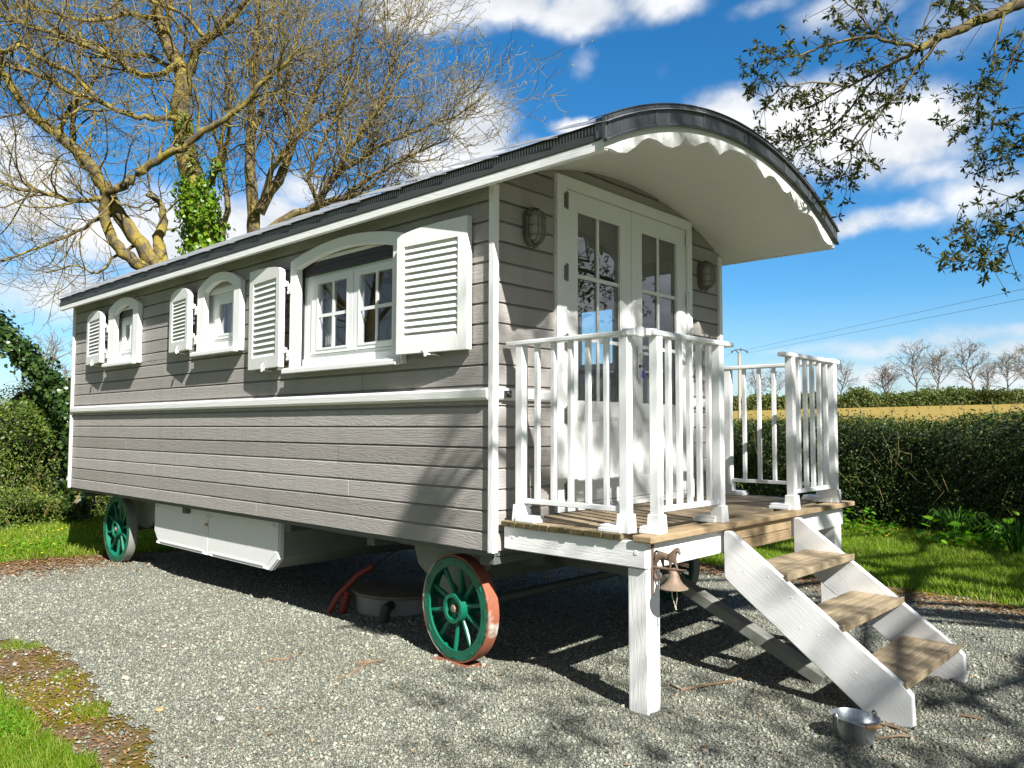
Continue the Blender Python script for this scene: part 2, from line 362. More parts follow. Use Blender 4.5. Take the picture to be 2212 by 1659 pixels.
MAT['daisy'] = simple('white_petal', (.75,.75,.7), .6)
MAT['pole'] = simple('concrete_pole', (.33,.31,.28), .85)
MAT['wire'] = simple('cable', (.05,.05,.055), .5)
MAT['far_tree'] = simple('far_bark', (.155,.135,.115), .9)
MAT['far_leaf'] = leaf_mat('far_leaf', [(.05,.075,.025),(.09,.12,.035),(.15,.16,.05)], .25, .6, .2, .1)
MAT['far_bud'] = leaf_mat('far_bud', [(.15,.14,.07),(.21,.18,.09)], .2, .7, .1, .1)
def stone_mat():
    m_, nt, b = new_mat('gravel_stone'); isl = island(nt); n1 = noise(nt, coords(nt), 60, 3); n2 = noise(nt, coords(nt), 1.1, 4)
    base = ramp(nt, isl, [(.0,(.10,.103,.085)),(.16,(.17,.178,.148)),(.5,(.25,.263,.215)),(.8,(.315,.33,.272)),(.94,(.37,.378,.32)),(.975,(.32,.245,.155)),(1.,(.52,.52,.47))])
    base = mix(nt, 1., base, mix(nt, ramp(nt, n2, [(.3,(0,0,0)),(.7,(1,1,1))]), (.74,.71,.64), (1.14,1.14,1.13)), 'MULTIPLY')
    setin(nt, b, color=base, rough=.8, spec=.25); return m_
MAT['stone'] = stone_mat()
def gravel_mat():
    m_, nt, b = new_mat('gravel_bed'); v = coords(nt); vo = N(nt, 'TexVoronoi', {'Vector': v, 'Scale': 95.}); vd = N(nt, 'TexVoronoi', {'Vector': v, 'Scale': 95.}, feature='DISTANCE_TO_EDGE')
    sep = N(nt, 'SeparateColor', {0: vo.outputs['Color']}); n2 = noise(nt, v, 1.1, 4)
    base = ramp(nt, sep.outputs[0], [(.0,(.10,.10,.082)),(.3,(.20,.205,.17)),(.7,(.30,.31,.26)),(.94,(.40,.41,.35)),(1.,(.52,.52,.47))])
    base = mix(nt, ramp(nt, vd.outputs[0], [(0,(1,1,1)),(.12,(0,0,0))]), base, (.045,.045,.037))
    base = mix(nt, 1., base, mix(nt, n2, (.84,.84,.82), (1.1,1.1,1.08)), 'MULTIPLY')
    soil = ramp(nt, noise(nt, v, .9, 6, .65), [(.62,(0,0,0)),(.72,(1,1,1))]); base = mix(nt, M_(nt,'MULTIPLY',soil,.45), base, (.13,.10,.07))
    setin(nt, b, color=base, rough=.85, spec=.2)
    bump(nt, b, M_(nt,'MINIMUM',vd.outputs[0],.25), .9, .02); return m_
MAT['gravel'] = gravel_mat()
def soil_mat():
    m_, nt, b = new_mat('verge_soil'); v = coords(nt); n1 = noise(nt, v, 3.2, 7, .65); n2 = noise(nt, v, 24, 6, .7)
    base = mix(nt, n2, (.07,.045,.03), (.24,.165,.11)); base = mix(nt, ramp(nt, n1, [(.42,(0,0,0)),(.56,(1,1,1))]), base, mix(nt, n2, (.07,.065,.008), (.16,.125,.012)))
    setin(nt, b, color=base, rough=.95, spec=.1); bump(nt, b, n2, .9, .03); return m_
MAT['soil'] = soil_mat()
def ground_mat():
    m_, nt, b = new_mat('lawn_ground'); v = coords(nt); n1 = noise(nt, v, .8, 6); n2 = noise(nt, v, 30, 5, .7)
    base = mix(nt, n2, (.02,.045,.004), (.06,.12,.008)); base = mix(nt, M_(nt,'MULTIPLY',n1,.4), base, (.06,.06,.02))
    setin(nt, b, color=base, rough=.95, spec=.1); bump(nt, b, n2, .8, .03); return m_
MAT['ground'] = ground_mat()
def field_mat():
    m_, nt, b = new_mat('ploughed_field'); v = coords(nt); n1 = noise(nt, coords(nt, (.02,.3,1), rot=(0,0,.35)), 3, 5); n2 = noise(nt, v, .9, 6, .75); n3 = noise(nt, v, .03, 3)
    base = mix(nt, n2, (.17,.115,.035), (.35,.24,.075)); base = mix(nt, M_(nt,'MULTIPLY',n1,.5), base, (.30,.22,.05)); base = mix(nt, M_(nt,'MULTIPLY',n3,.35), base, (.20,.20,.04))
    setin(nt, b, color=base, rough=.95, spec=.1); bump(nt, b, n2, .6, .2); return m_
MAT['field'] = field_mat()
# ================================================================== THE CARAVAN
W = 2.5; XL = -6.578; Z0 = .662; E_ = .86; FL = .83
van = thing('shepherd_caravan', (-3.3, 1.25, 0), 'grey boarded living wagon with white shutters and curved roof on green wheels', 'caravan')
def arc(y, apex, r): return apex-r+math.sqrt(r*r-(y-1.25)**2)
sof = lambda y: arc(y, 2.968, 2.9)
top = lambda y: arc(y, 3.098, 3.0)
RX = lambda u, v, t: (u, t, v)      # outline in x,z swept along y
RY = lambda u, v, t: (t, u, v)      # outline in y,z swept along x
def plank_rows(mb, a0, a1, zmax, holes, fn, rowlim=None, joints=True, seed=1):
    """shiplap boards; fn(u, depth, z): u along the wall, depth into it"""
    rr = random.Random(seed); k = 0
    while True:
        z0 = ROW0+ROWH*k; z1 = z0+ROWH; k += 1
        if z0 >= zmax-.01: break
        zb = max(z0, Z0); u0, u1 = a0, a1
        if rowlim:
            lim = rowlim(zb)
            if lim is None: continue
            u0, u1 = max(a0, lim[0]), min(a1, lim[1])
        cuts = []
        if joints:
            c = u0+rr.uniform(.6, 3.6)
            while c < u1-.5: cuts.append(c); c += rr.uniform(2.6, 4.2)
        for (p, q, b, t) in cells(u0, u1, zb, z1, holes):
            segs = [p]+[c for c in cuts if p+.2 < c < q-.2]+[q]
            for i, (s0, s1) in enumerate(zip(segs, segs[1:])):
                s0 += .002 if i else 0; s1 -= .002 if i < len(segs)-2 else 0
                off = rr.uniform(-.0012, .0012)
                if t >= z1-1e-6:
                    prof = [(off, b), (off, t-.0165), (.009, t-.0085), (.015, t-.0005), (.03, t-.0005), (.03, b)]
                else:
                    prof = [(off, b), (off, t), (.03, t), (.03, b)]
                n = len(prof); vs = [fn(s0, d, z) for d, z in prof]+[fn(s1, d, z) for d, z in prof]
                mb.add(vs, [tuple(range(n-1,-1,-1)), tuple(range(n, 2*n))]+[(j, (j+1)%n, n+(j+1)%n, n+j) for j in range(n)])
# window list: outer x0,x1, apex, spring, inner x0,x1, apex, spring, sill bottom; opening hole
WIN = [dict(n=1, ox=(-5.462,-4.715), oa=2.604, os=2.512, ix=(-5.292,-4.84), ia=2.523, is_=2.455, zb=1.945, hole=(-5.45,-4.728,1.955,2.50)),
       dict(n=2, ox=(-3.470,-2.735), oa=2.588, os=2.484, ix=(-3.345,-2.842), ia=2.514, is_=2.446, zb=1.932, hole=(-3.455,-2.75,1.945,2.48)),
       dict(n=3, ox=(-2.004,-.733), oa=2.595, os=2.515, ix=(-1.914,-.826), ia=2.521, is_=2.452, zb=1.722, hole=(-1.985,-.752,1.745,2.51))]
mb = MB(); plank_rows(mb, XL, 0, 2.70, [w['hole'] for w in WIN], lambda u, d, z: (u, d, z), seed=4)
side = mb.build('side_wall', MAT['cladding'], van)
mb = MB()
for c in cells(XL+.03, -.04, Z0, 2.66, [w['hole'] for w in WIN]): mb.box(c[0], c[1], .031, .075, c[2], c[3])
mb.build('inner_lining', MAT['room'], van)
DOOR = (.52, 2.055, FL+.005, 2.845)
def rowlim(z):
    if sof(1.25) <= z+.005: return None
    h = math.sqrt(max(0, 2.9**2-(z+.002-(2.968-2.9))**2)); return (1.25-h, 1.25+h)
mb = MB(); plank_rows(mb, .0, W, 2.99, [DOOR], lambda u, d, z: (-d, u, z), rowlim, False, 9)
mb.build('front_wall', MAT['cladding_y'], van)
mb = MB()
for c in cells(.076, W-.076, FL, 2.66, [DOOR]): mb.box(-.075, -.031, c[0], c[1], c[2], c[3])
ys = [.4+1.7*i/12 for i in range(13)]
mb.strip([(y, 2.66) for y in ys], [(y, sof(y)-.002) for y in ys], RY, -.075, -.031) if False else None
mb.build('front_lining', MAT['room'], van)
# gable fill above the door between boards and soffit
# far wall with a window, rear wall
FW = (-1.385, -.925, 1.835, 2.405)
mb = MB(); plank_rows(mb, XL, 0, 2.70, [FW], lambda u, d, z: (u, W-d, z), seed=8)
for c in cells(XL+.03, -.04, Z0, 2.66, [FW]): mb.box(c[0], c[1], W-.075, W-.031, c[2], c[3])
mb.build('far_wall', MAT['cladding'], van)
mb = MB(); plank_rows(mb, .0, W, 2.99, [], lambda u, d, z: (XL+d, u, z), rowlim, False, 3)
mb.build('rear_wall', MAT['cladding_y'], van)
mb = MB(); mb.box(XL+.03, -.03, .08, W-.08, FL-.09, FL); mb.build('floor_panel', MAT['room_floor'], van)
mb = MB(); mb.box(-2.3, -2.26, .09, W-.09, FL+.002, 2.62); mb.build('partition', MAT['room'], van)
for bx_ in ((-2.2, -1.55, .5, 1.3, FL+.002, 1.25), (-1.75, -1.1, 1.85, 2.40, FL+.002, 1.62)): mb = MB(); mb.box(*bx_); mb.build('cupboard', MAT['room'], van, bevel=.01)
# underside skirt board edge
mb = MB(); mb.box(XL+.02, -.02, .012, .05, Z0-.03, Z0-.001); mb.box(XL+.02,-.02, W-.05, W-.012, Z0-.03, Z0-.001); mb.box(-.05, -.012, .05, W-.05, Z0-.03, Z0-.001); mb.build('sill_beam', MAT['chassis'], van)
# far window unit (the patch of sky seen through the room)
fo = MB()
for c in cells(FW[0], FW[1], FW[2], FW[3], [(FW[0]+.05, FW[1]-.05, FW[2]+.05, FW[3]-.05)]): fo.box(c[0], c[1], W-.06, W-.02, c[2], c[3])
fwn = fo.build('window', MAT['white_plastic'], van)
mb = MB(); mb.box(FW[0]+.05, FW[1]-.05, W-.045, W-.040, FW[2]+.05, FW[3]-.05); mb.build('pane', MAT['glass'], fwn)
# ---- white trim
for (x0, x1, y0, y1) in ((-.019, .021, -.022, .021), (-.019, .021, W-.021, W+.022), (XL-.021, XL+.019, -.022, .021), (XL-.021, XL+.019, W-.021, W+.022)):
    mb = MB(); mb.box(x0, x1, y0, y1, Z0-.006, 2.665); mb.build('corner_board', MAT['white_z'], van, bevel=.004)
bp = [(-.001, 1.478), (-.022, 1.480), (-.034, 1.492), (-.036, 1.532), (-.030, 1.545), (-.001, 1.547)]
def rail(name, a0, a1, fn):
    mb = MB(); n = len(bp); mb.add([fn(a0, d, z) for d, z in bp]+[fn(a1, d, z) for d, z in bp], [tuple(range(n-1,-1,-1)), tuple(range(n,2*n))]+[(j,(j+1)%n,n+(j+1)%n,n+j) for j in range(n)])
    return mb.build(name, MAT['white_x'], van, bevel=.003)
rail('rail_moulding', XL+.022, -.0205, lambda u, d, z: (u, d, z))
rail('rail_moulding', .0215, .512, lambda u, d, z: (-d*.75, u, z)); rail('rail_moulding', 2.064, W-.022, lambda u, d, z: (-d*.75, u, z))
mb = MB(); mb.box(.027, .04, .055, .105, 1.492, 1.532); mb.ball((.045,.07,1.515), .012, 8); mb.ball((.043,.09,1.505), .010, 8); mb.build('cable_inlet', MAT['plug'], van, bevel=.003)
# ---- windows
def arch(x0, x1, spring, apex, n=18, p=2.):
    pts = []
    for i in range(n+1):
        t = i/n; u = 2*t-1; h = apex-spring; c = (x1-x0)/2; r = (c*c+h*h)/(2*h)
        pts.append((x0+(x1-x0)*t, apex-r+math.sqrt(max(0, r*r-(u*c)**2))))
    return pts
for w in WIN:
    ox, ix = w['ox'], w['ix']; zb = w['zb']; n_ = w['n']
    A = [(ox[0], zb)]+arch(ox[0], ox[1], w['os'], w['oa'])+[(ox[1], zb-.004)]
    B = [(ix[0], zb)]+arch(ix[0], ix[1], w['is_'], w['ia'])+[(ix[1], zb-.004)]
    mb = MB(); mb.strip(A, B, RX, -.050, -.003)
    wd = mb.build('window', MAT['white_z'], van, bevel=.005)
    mb = MB(); sx0, sx1 = ox[0]-.035, ox[1]-.012
    mb.prism([(-.088, zb-.014), (-.088, zb+.016), (-.0505, zb+.030), (-.0505, zb-.014)], lambda d, z, t: (t, d, z), sx0, sx1); mb.box(ix[0]+.002, ix[1]-.002, -.0505, .03, zb-.005, zb+.022)
    mb.build('sill', MAT['white_plastic'], wd, bevel=.003)
    h = w['hole']
    # board above the opening behind the arch, lining, sash frame
    if n_ == 3: fx, fz, sashes, btop = (-1.934,-.756), (1.752, 2.402), [(-1.828,-1.335),(-1.325,-.832)], True; sz = (1.840, 2.378); gi = .078
    if n_ == 1: fx, fz, sashes, btop = (-5.398,-4.745), (1.957, 2.428), [(-5.275,-4.868)], True; sz = (2.064, 2.388); gi = .098
    if n_ == 2: fx, fz, sashes, btop = (-3.42,-2.77), (1.947, 2.434), [(-3.285,-2.905)], False; sz = (2.054, 2.386); gi = .082
    mb = MB(); mb.box(h[0]+.001, h[1]-.001, .000, .028, 2.488 if btop else 2.436, w['oa']-.02) if btop else [mb.box(h[0]+.001, h[1]-.001, .004+.004*(j%2), .028, 2.436+j*.034, 2.4685+j*.034) for j in range(4)]
    mb.build('arch_board', MAT['white_x'], wd)
    if btop:
        mb = MB(); mb.box(h[0]+.001, h[1]-.001, .006, .07, fz[1]+.002, 2.487); mb.box(h[0]+.002, h[1]-.002, .002, .0058, fz[1]+.05, 2.484)
        mb.box(h[0]+.001, fx[0]-.001, .012, .07, zb+.02, fz[1]+.001); mb.box(fx[1]+.001, h[1]-.001, .012, .07, zb+.02, fz[1]+.001)
        mb.build('roller_blind', MAT['black'], wd, bevel=.002)
    else:
        for a_, b_ in ((h[0]+.001, fx[0]-.001), (fx[1]+.001, h[1]-.001)): mb = MB(); mb.box(a_, b_, .012, .07, zb+.02, fz[1]); mb.build('lining', MAT['white_plastic'], wd)
    mb = MB()
    for c in cells(fx[0], fx[1], fz[0], fz[1], [(s[0]-.003, s[1]+.003, sz[0]-.003, sz[1]+.003) for s in sashes]): mb.box(c[0], c[1], .030, .072, c[2], c[3])
    mb.box(fx[0], fx[1], .018, .0295, zb+.024, sz[0]-.03)
    mb.build('frame', MAT['white_plastic'], wd)
    for si, s in enumerate(sashes):
        mb = MB(); g = (s[0]+gi, s[1]-gi*.85 if n_ == 3 else s[1]-gi, sz[0]+.037, sz[1]-.043)
        if n_ == 3 and si == 1: g = (s[0]+.064, s[1]-.078, g[2], g[3])
        for c in cells(s[0], s[1], sz[0], sz[1], [g]): mb.box(c[0], c[1], .020, .062, c[2], c[3])
        # bevelled glazing bead
        for c in cells(g[0]-.012, g[1]+.012, g[2]-.012, g[3]+.012, [(g[0]+.002, g[1]-.002, g[2]+.002, g[3]-.002)]): mb.box(c[0], c[1], .0165, .0198, c[2], c[3])
        sa = mb.build('sash', MAT['white_plastic'], wd)
        mb = MB(); mb.box(g[0]-.004, g[1]+.004, .036, .041, g[2]-.004, g[3]+.004); mb.build('pane', MAT['glass'], wd)
        if n_ == 3:
            cx, cz = (g[0]+g[1])/2, (g[2]+g[3])/2; mb = MB()
            mb.box(cx-.011, cx+.011, .0275, .0355, g[2]-.003, g[3]+.003); mb.box(g[0]-.003, cx-.0112, .0275, .0355, cz-.011, cz+.011); mb.box(cx+.0112, g[1]+.003, .0275, .0355, cz-.011, cz+.011)
            mb.build('glazing_bars', MAT['white_plastic'], wd)
    # curtain hanging inside
    mb = MB(); cu = (sashes[0][0]+.02, sashes[0][0]+(.14 if n_ == 3 else .10)); K = 14
    A = [(cu[0]+(cu[1]-cu[0])*i/K, .12+.012*math.sin(i*1.9)) for i in range(K+1)]; B = [(x, y+.004) for x, y in A]
    mb.strip(A, B, lambda u, v, t: (u, v, t), sz[0]-.1, sz[1]+.02); mb.build('curtain', MAT['curtain'], wd, smooth=True)
# ---- shutters
def shutter(hx, fx_, z0, zh, shape, yh=-.105, yf=-.056, th=.042, nl=12, lz=None, hinges=()):
    """hx hinge edge x, fx_ free edge x; top outline 'arch' or 'quarter'"""
    L = abs(fx_-hx); ex = Vector(((fx_-hx), (yf-yh), 0)); Ln = ex.length; ex.normalize(); ez = Vector((0,0,1)); ey = Vector((-ex.y, ex.x, 0))
    if ey.y < 0: ey = -ey       # towards the wall
    o = Vector((hx, yh, 0))
    P = lambda u, v, t: o+ex*u+ez*v+ey*t
    if shape == 'arch':
        ztop = lambda u: zh+.075*math.sqrt(max(0, 1-((u-Ln/2)/(Ln/2))**2))**1.0 if True else zh
        top_ = [(Ln*i/16, ztop(Ln*i/16)) for i in range(17)]
    else:
        top_ = [(Ln*i/16, zh+.052*math.sqrt(max(0, 1-(1-i/16)**2))) for i in range(17)]
    sl, sr, br, tr = .058, .070, .082, lz[1]
    mb = MB(); inn = (sl, Ln-sr, z0+br, tr)
    # bottom rail, stiles
    mb.prism([(0, z0), (Ln, z0), (Ln, inn[2]), (0, inn[2])], P, 0, th)
    mb.prism([(0, inn[2]), (sl, inn[2]), (sl, tr), (0, tr)], P, 0, th); mb.prism([(Ln-sr, inn[2]), (Ln, inn[2]), (Ln, tr), (Ln-sr, tr)], P, 0, th)
    mb.strip([(u, tr) for u, _ in top_], top_, P, 0, th)
    sh = mb.build('shutter', MAT['shutter'], van)
    # louvres tilted so that their lower edge faces out
    mb = MB(); p = (inn[3]-inn[2])/nl
    for i in range(nl):
        zc = inn[2]+p*(i+.5)
        pts = [(.003, zc-p*.43), (.009, zc-p*.52), (.026, zc+p*.46), (.019, zc+p*.56)]
        vs = [P(sl-.002, z, t) for t, z in pts]+[P(Ln-sr+.002, z, t) for t, z in pts]
        mb.add(vs, [(3,2,1,0),(4,5,6,7),(0,1,5,4),(1,2,6,5),(2,3,7,6),(3,0,4,7)])
    mb.add([P(sl-.001, inn[2]-.002, th*.86), P(Ln-sr+.001, inn[2]-.002, th*.86), P(Ln-sr+.001, tr+.002, th*.86), P(sl-.001, tr+.002, th*.86), P(sl-.001, inn[2]-.002, th*.93), P(Ln-sr+.001, inn[2]-.002, th*.93), P(Ln-sr+.001, tr+.002, th*.93), P(sl-.001, tr+.002, th*.93)], [(0,1,2,3),(7,6,5,4),(0,4,5,1),(1,5,6,2),(2,6,7,3),(3,7,4,0)])
    mb.build('louvres', MAT['shutter'], sh)
    # hold-back catch below
    mb = MB(); u = Ln*.45
    mb.tube([P(u, z0-.004, .03), P(u, z0-.004, -.012)], .006, 6); mb.tube([P(u-.012, z0+.036, -.014), P(u+.002, z0+.005, -.018), P(u+.004, z0-.022, -.016)], [.004,.0075,.005], 6); mb.ball(P(u+.004, z0-.02, -.016), .010, 8, 1.3, .8, 1.)
    mb.tube([P(u, z0-.012, .0), P(u+.05, z0-.016, .02), P(u+.03, z0-.018, .09)], .005, 6)
    mb.build('catch', MAT['white_smooth'], sh)
    for hz in hinges:
        mb = MB(); sgn = 1 if fx_ < hx else -1
        mb.box(hx-.03*sgn, hx+.035*sgn, yh+th+.0005, yh+th+.0075, hz-.016, hz+.016)
        mb.tube([(hx+.012*sgn, yh+th-.004, hz-.022), (hx+.012*sgn, yh+th-.004, hz+.022)], .0085, 8)
        mb.box(hx+.018*sgn, hx+.07*sgn, yh+th+.008, yh+th+.0125, hz-.075, hz-.002)
        mb.build('hinge', MAT['white_smooth'], sh, bevel=.002)
        mb = MB()
        for j in (0, 1): mb.ball((hx+(.03+.022*j)*sgn, yh+th+.0065, hz-.045-.018*j), .0042, 6); 
        mb.build('hinge_screws', MAT['seal'], sh)
    return sh
shutter(-5.508, -6.045, 1.984, 2.458, 'arch', lz=(2.06, 2.437), nl=10, hinges=(2.36, 2.10))
shutter(-3.523, -3.992, 1.984, 2.452, 'arch', lz=(2.06, 2.425), nl=11, hinges=(2.35, 2.10))
shutter(-2.052, -2.575, 1.762, 2.462, 'quarter', lz=(1.84, 2.41), nl=13, hinges=(2.36, 1.88))
shutter(-.716, -.158, 1.764, 2.462, 'quarter', lz=(1.84, 2.405), nl=14, yh=-.103, yf=-.052, hinges=(2.36, 1.88))
# ---- door
mb = MB()
for c in cells(.514, 2.062, FL+.003, 2.852, [(.604, 2.000, FL+.03, 2.781)]): mb.box(-.06, .024, c[0], c[1], c[2], c[3])
df = mb.build('door_frame', MAT['white_z'], van)
mb = MB(); mb.box(-.06, .012, .62, 1.98, FL+.031, FL+.048); mb.build('threshold', MAT['white_y'], df, bevel=.004)
mb = MB()
for (a, b) in ((.604, 2.0),): mb.box(-.058, -.052, a+.001, b-.001, 2.772, 2.7805); mb.box(-.058,-.052, a+.0005, a+.004, FL+.05, 2.77); mb.box(-.058,-.052, 1.311, 1.319, FL+.05, 2.77)
mb.build('seal', MAT['seal'], df)
ZD0, ZD1 = FL+.052, 2.777
for li, (y0, y1, gy, py) in enumerate(((.6085, 1.3125, (.718, 1.188), (.718,1.188)), (1.3165, 1.9955, (1.418, 1.884), (1.418,1.884)))):
    g = (gy[0], gy[1], 1.482, 2.672); pn = (py[0], py[1], .992, 1.394); mb = MB()
    for c in cells(y0, y1, ZD0, ZD1, [g, pn]): mb.box(-.042, .010, c[0], c[1], c[2], c[3])
    mb.box(-.03, .000, pn[0]+.0005, pn[1]-.0005, pn[2]+.0005, pn[3]-.0005)
    for hh in (g, pn):   # moulded bead around glass and panel
        for c in cells(hh[0], hh[1], hh[2], hh[3], [(hh[0]+.014, hh[1]-.014, hh[2]+.014, hh[3]-.014)]): mb.box(-.004 if hh is pn else -.012, .006, c[0]+.0004, c[1]-.0004, c[2]+.0004, c[3]-.0004)
    if li == 1: mb.box(.0105, .017, 1.298, 1.335, ZD0, ZD1)
    dr = mb.build('door', MAT['white_z'], van)
    mb = MB(); mb.box(-.022, -.017, g[0], g[1], g[2], g[3]); mb.build('pane', MAT['glass'], dr)
    cy = (g[0]+g[1])/2; mb = MB(); mb.box(-.0168, -.006, cy-.012, cy+.012, g[2], g[3])
    for z in (2.265, 1.878): mb.box(-.0165, -.0065, g[0], cy-.0123, z-.012, z+.012); mb.box(-.0165, -.0065, cy+.0123, g[1], z-.012, z+.012)
    mb.build('glazing_bars', MAT['white_smooth'], dr)
    for z in (2.70, 2.26, 1.835, 1.40, .955):
        yy = .600 if li == 0 else 2.004; mb = MB(); mb.tube([(.028, yy+.002, z-.05), (.028, yy+.002, z+.05)], .009, 8); mb.tube([(.028, yy+.002, z+.05), (.028, yy+.002, z+.058)], [.011,.004], 8)
        mb.box(.0245, .0275, yy-.024, yy-.004, z-.045, z+.045)
        mb.build('hinge', MAT['steel'] if li == 0 else MAT['white_smooth'], dr)
mb = MB(); mb.box(.0172, .024, 1.352, 1.388, 1.66, 1.88)
plate = mb.build('handle_plate', MAT['white_smooth'], dr, bevel=.004)
mb = MB(); mb.tube([(.022, 1.370, 1.822), (.058, 1.370, 1.822)], .011, 10); mb.tube([(.058, 1.362, 1.822), (.060, 1.40, 1.823), (.060, 1.44, 1.82), (.057, 1.475, 1.819), (.052, 1.492, 1.819)], [.011,.012,.0085,.0115,.010], 10); mb.build('handle', MAT['white_smooth'], dr, smooth=True)
mb = MB(); mb.tube([(.020, 1.370, 1.742), (.030, 1.370, 1.742)], .011, 12); mb.build('lock_cylinder', MAT['plug'], dr)
# ---- bulkhead lamps
for yc in (.288, 2.232):
    def cap(r, x, h, n=14): return [(r*math.cos(math.pi*i/n), h+r*math.sin(math.pi*i/n)) for i in range(n+1)]+[(-r*math.cos(math.pi*i/n), -h-r*math.sin(math.pi*i/n)) for i in range(n+1)]
    zc = 2.478; ol = cap(.056, 0, .052); FN = lambda u, v, t: (t, yc+u, zc+v)
    mb = MB(); mb.prism(ol, FN, .001, .030); mb.prism([(u*.93, v*.96) for u, v in ol], FN, .030, .040)
    lp = mb.build('wall_lamp', MAT['lampmetal'], van, bevel=.004)
    mb = MB(); rings = [(1.0*.86, .040), (.86, .062), (.80, .078), (.62, .092), (.3, .099), (.02, .1005)]; n = len(ol); vs = [FN(u*k*1.0, v*(k if k > .5 else k*1.0), t) for k, t in rings for u, v in ol]
    # ribbed glass: modulate depth a little with height
    vs = [(x+(.0016*math.sin((z-zc)*900) if x > .05 else 0), y, z) for x, y, z in vs]
    mb.add(vs, [(i*n+j, i*n+(j+1)%n, (i+1)*n+(j+1)%n, (i+1)*n+j) for i in range(len(rings)-1) for j in range(n)]+[tuple(range((len(rings)-1)*n, len(rings)*n))])
    mb.build('lamp_glass', MAT['lampglass'], lp, smooth=True)
    mb = MB(); k = 1.0
    for zz in (-.055, 0., .055): mb.tube([FN(-.052, zz, .03), FN(-.05, zz, .075), FN(-.03, zz, .100), FN(0, zz, .107), FN(.03, zz, .100), FN(.05, zz, .075), FN(.052, zz, .03)], .0036, 6)
    mb.tube([FN(0, -.106, .03), FN(0, -.100, .07), FN(0, -.07, .100), FN(0, 0, .108), FN(0, .07, .100), FN(0, .100, .07), FN(0, .106, .03)], .0036, 6)
    for sg in (-1, 1): mb.tube([FN(.026*sg, -.098, .035), FN(.028*sg, -.085, .082), FN(.029*sg, -.05, .1), FN(.029*sg, .05, .1), FN(.028*sg, .085, .082), FN(.026*sg, .098, .035)], .003, 6)
    pts = [FN(u*1.03, v*1.02, .042) for u, v in ol]; mb.tube(pts+[pts[0]], .0055, 6)
    mb.build('cage', MAT['lampmetal'], lp, smooth=True)
    mb = MB()
    for (u, v) in ((.062, .06), (.062, -.06), (-.062, .06), (-.062, -.06), (0, -.118)): mb.tube([FN(u, v, .03), FN(u, v, .055)], .005, 6); mb.beam(FN(u-.012, v, .052), FN(u+.012, v, .054), .004, .010, (1,0,0))
    mb.build('wing_nuts', MAT['lampmetal'], lp)
# ---- roof
NY = 40; YS = [-.128+(2.756)*i/NY for i in range(NY+1)]
mb = MB(); mb.strip([(y, sof(y)) for y in YS], [(y, sof(y)+.03) for y in YS], RY, XL-.10, E_-.012); mb.build('soffit', MAT['soffit'], van)
mb = MB(); mb.strip([(y, top(y)-.05) for y in YS], [(y, top(y)-.012) for y in YS], RY, XL-.105, E_-.02)
YT = [-.152+2.804*i/NY for i in range(NY+1)]; xs = [XL-.14]
while xs[-1] < E_-.5: xs.append(xs[-1]+.404)
xs.append(E_+.004)
for a, b in zip(xs, xs[1:]):      # overlapping sheets, each lapped over the one behind it
    hb, hf = .042, .004; vs = []
    for x, h in ((a-.012, hb), (b+.02, hf)):
        for y in YT:
            vs.append((x, y, top(y)-.010+h))
    n = NY+1; vs += [(x, y, z-.003) for x, y, z in vs]
    fs = [(i, i+1, n+i+1, n+i) for i in range(NY)]+[(2*n+i, 3*n+i, 3*n+i+1, 2*n+i+1) for i in range(NY)]+[(i, 2*n+i, 2*n+i+1, i+1) for i in range(NY)]+[(n+i, n+i+1, 3*n+i+1, 3*n+i) for i in range(NY)]+[(0,n,3*n,2*n),(NY,2*n+NY,3*n+NY,n+NY)]
    mb.add(vs, fs)
roof = mb.build('roof', MAT['roof'], van)
for sy in (0, 1):
    f = (lambda y: y) if sy == 0 else (lambda y: W-y)
    mb = MB(); mb.box(XL-.115, E_-.012, f(-.131), f(-.102), 2.622, 2.672); mb.build('eaves_board', MAT['white_x'], van, bevel=.003)
    mb = MB(); mb.box(XL-.118, E_-.018, f(-.135), f(-.106), 2.6725, 2.712); mb.build('fascia', MAT['fascia_dark'], van, bevel=.002)
    mb = MB(); mb.box(XL-.118, E_-.018, f(-.124), f(-.106), 2.7125, 2.752)
    x = XL-.11
    while x < E_-.03: mb.box(x, x+.009, f(-.1285), f(-.1245), 2.713, 2.749); x += .0195
    mb.box(XL-.118, E_-.018, f(-.140), f(-.1242), 2.7495, 2.755)
    mb.build('eaves_comb', MAT['comb'], van)
# front zinc apron, its bead, lapped joints, return at the near eave
zt = lambda y: arc(y, 3.118, 3.01); zb_ = lambda y: arc(y, 3.006, 2.95)
YZ = [-.15+2.80*i/60 for i in range(61)]
mb = MB(); mb.strip([(y, zb_(y)) for y in YZ], [(y, zt(y)) for y in YZ], RY, E_-.010, E_+.006)
mb.strip([(y, zt(y)+.0005) for y in YZ], [(y, zt(y)+.005) for y in YZ], RY, E_-.09, E_+.012)
za = mb.build('zinc_apron', MAT['zinc'], van)
mb = MB(); mb.tube([(E_+.010, y, zb_(y)+.004) for y in YZ], .0085, 8)
mb.build('bead', MAT['zinc'], za, smooth=True)
mb = MB()
for yj in (-.12, .28, .76, 1.24, 1.29, 1.78, 2.16, 2.60):
    yy = [yj-.010, yj+.010]; mb.strip([(y, zb_(y)+.016) for y in yy], [(y, zt(y)-.003) for y in yy], RY, E_+.0062, E_+.0092)
mb.build('lap_joints', MAT['zinc'], za)
for y_ in (-.1405, W+.1355): mb = MB(); mb.box(E_-.055, E_-.0105, y_, y_+.005, 2.680, zt(-.14)-.004); mb.build('return_flashing', MAT['zinc'], za)
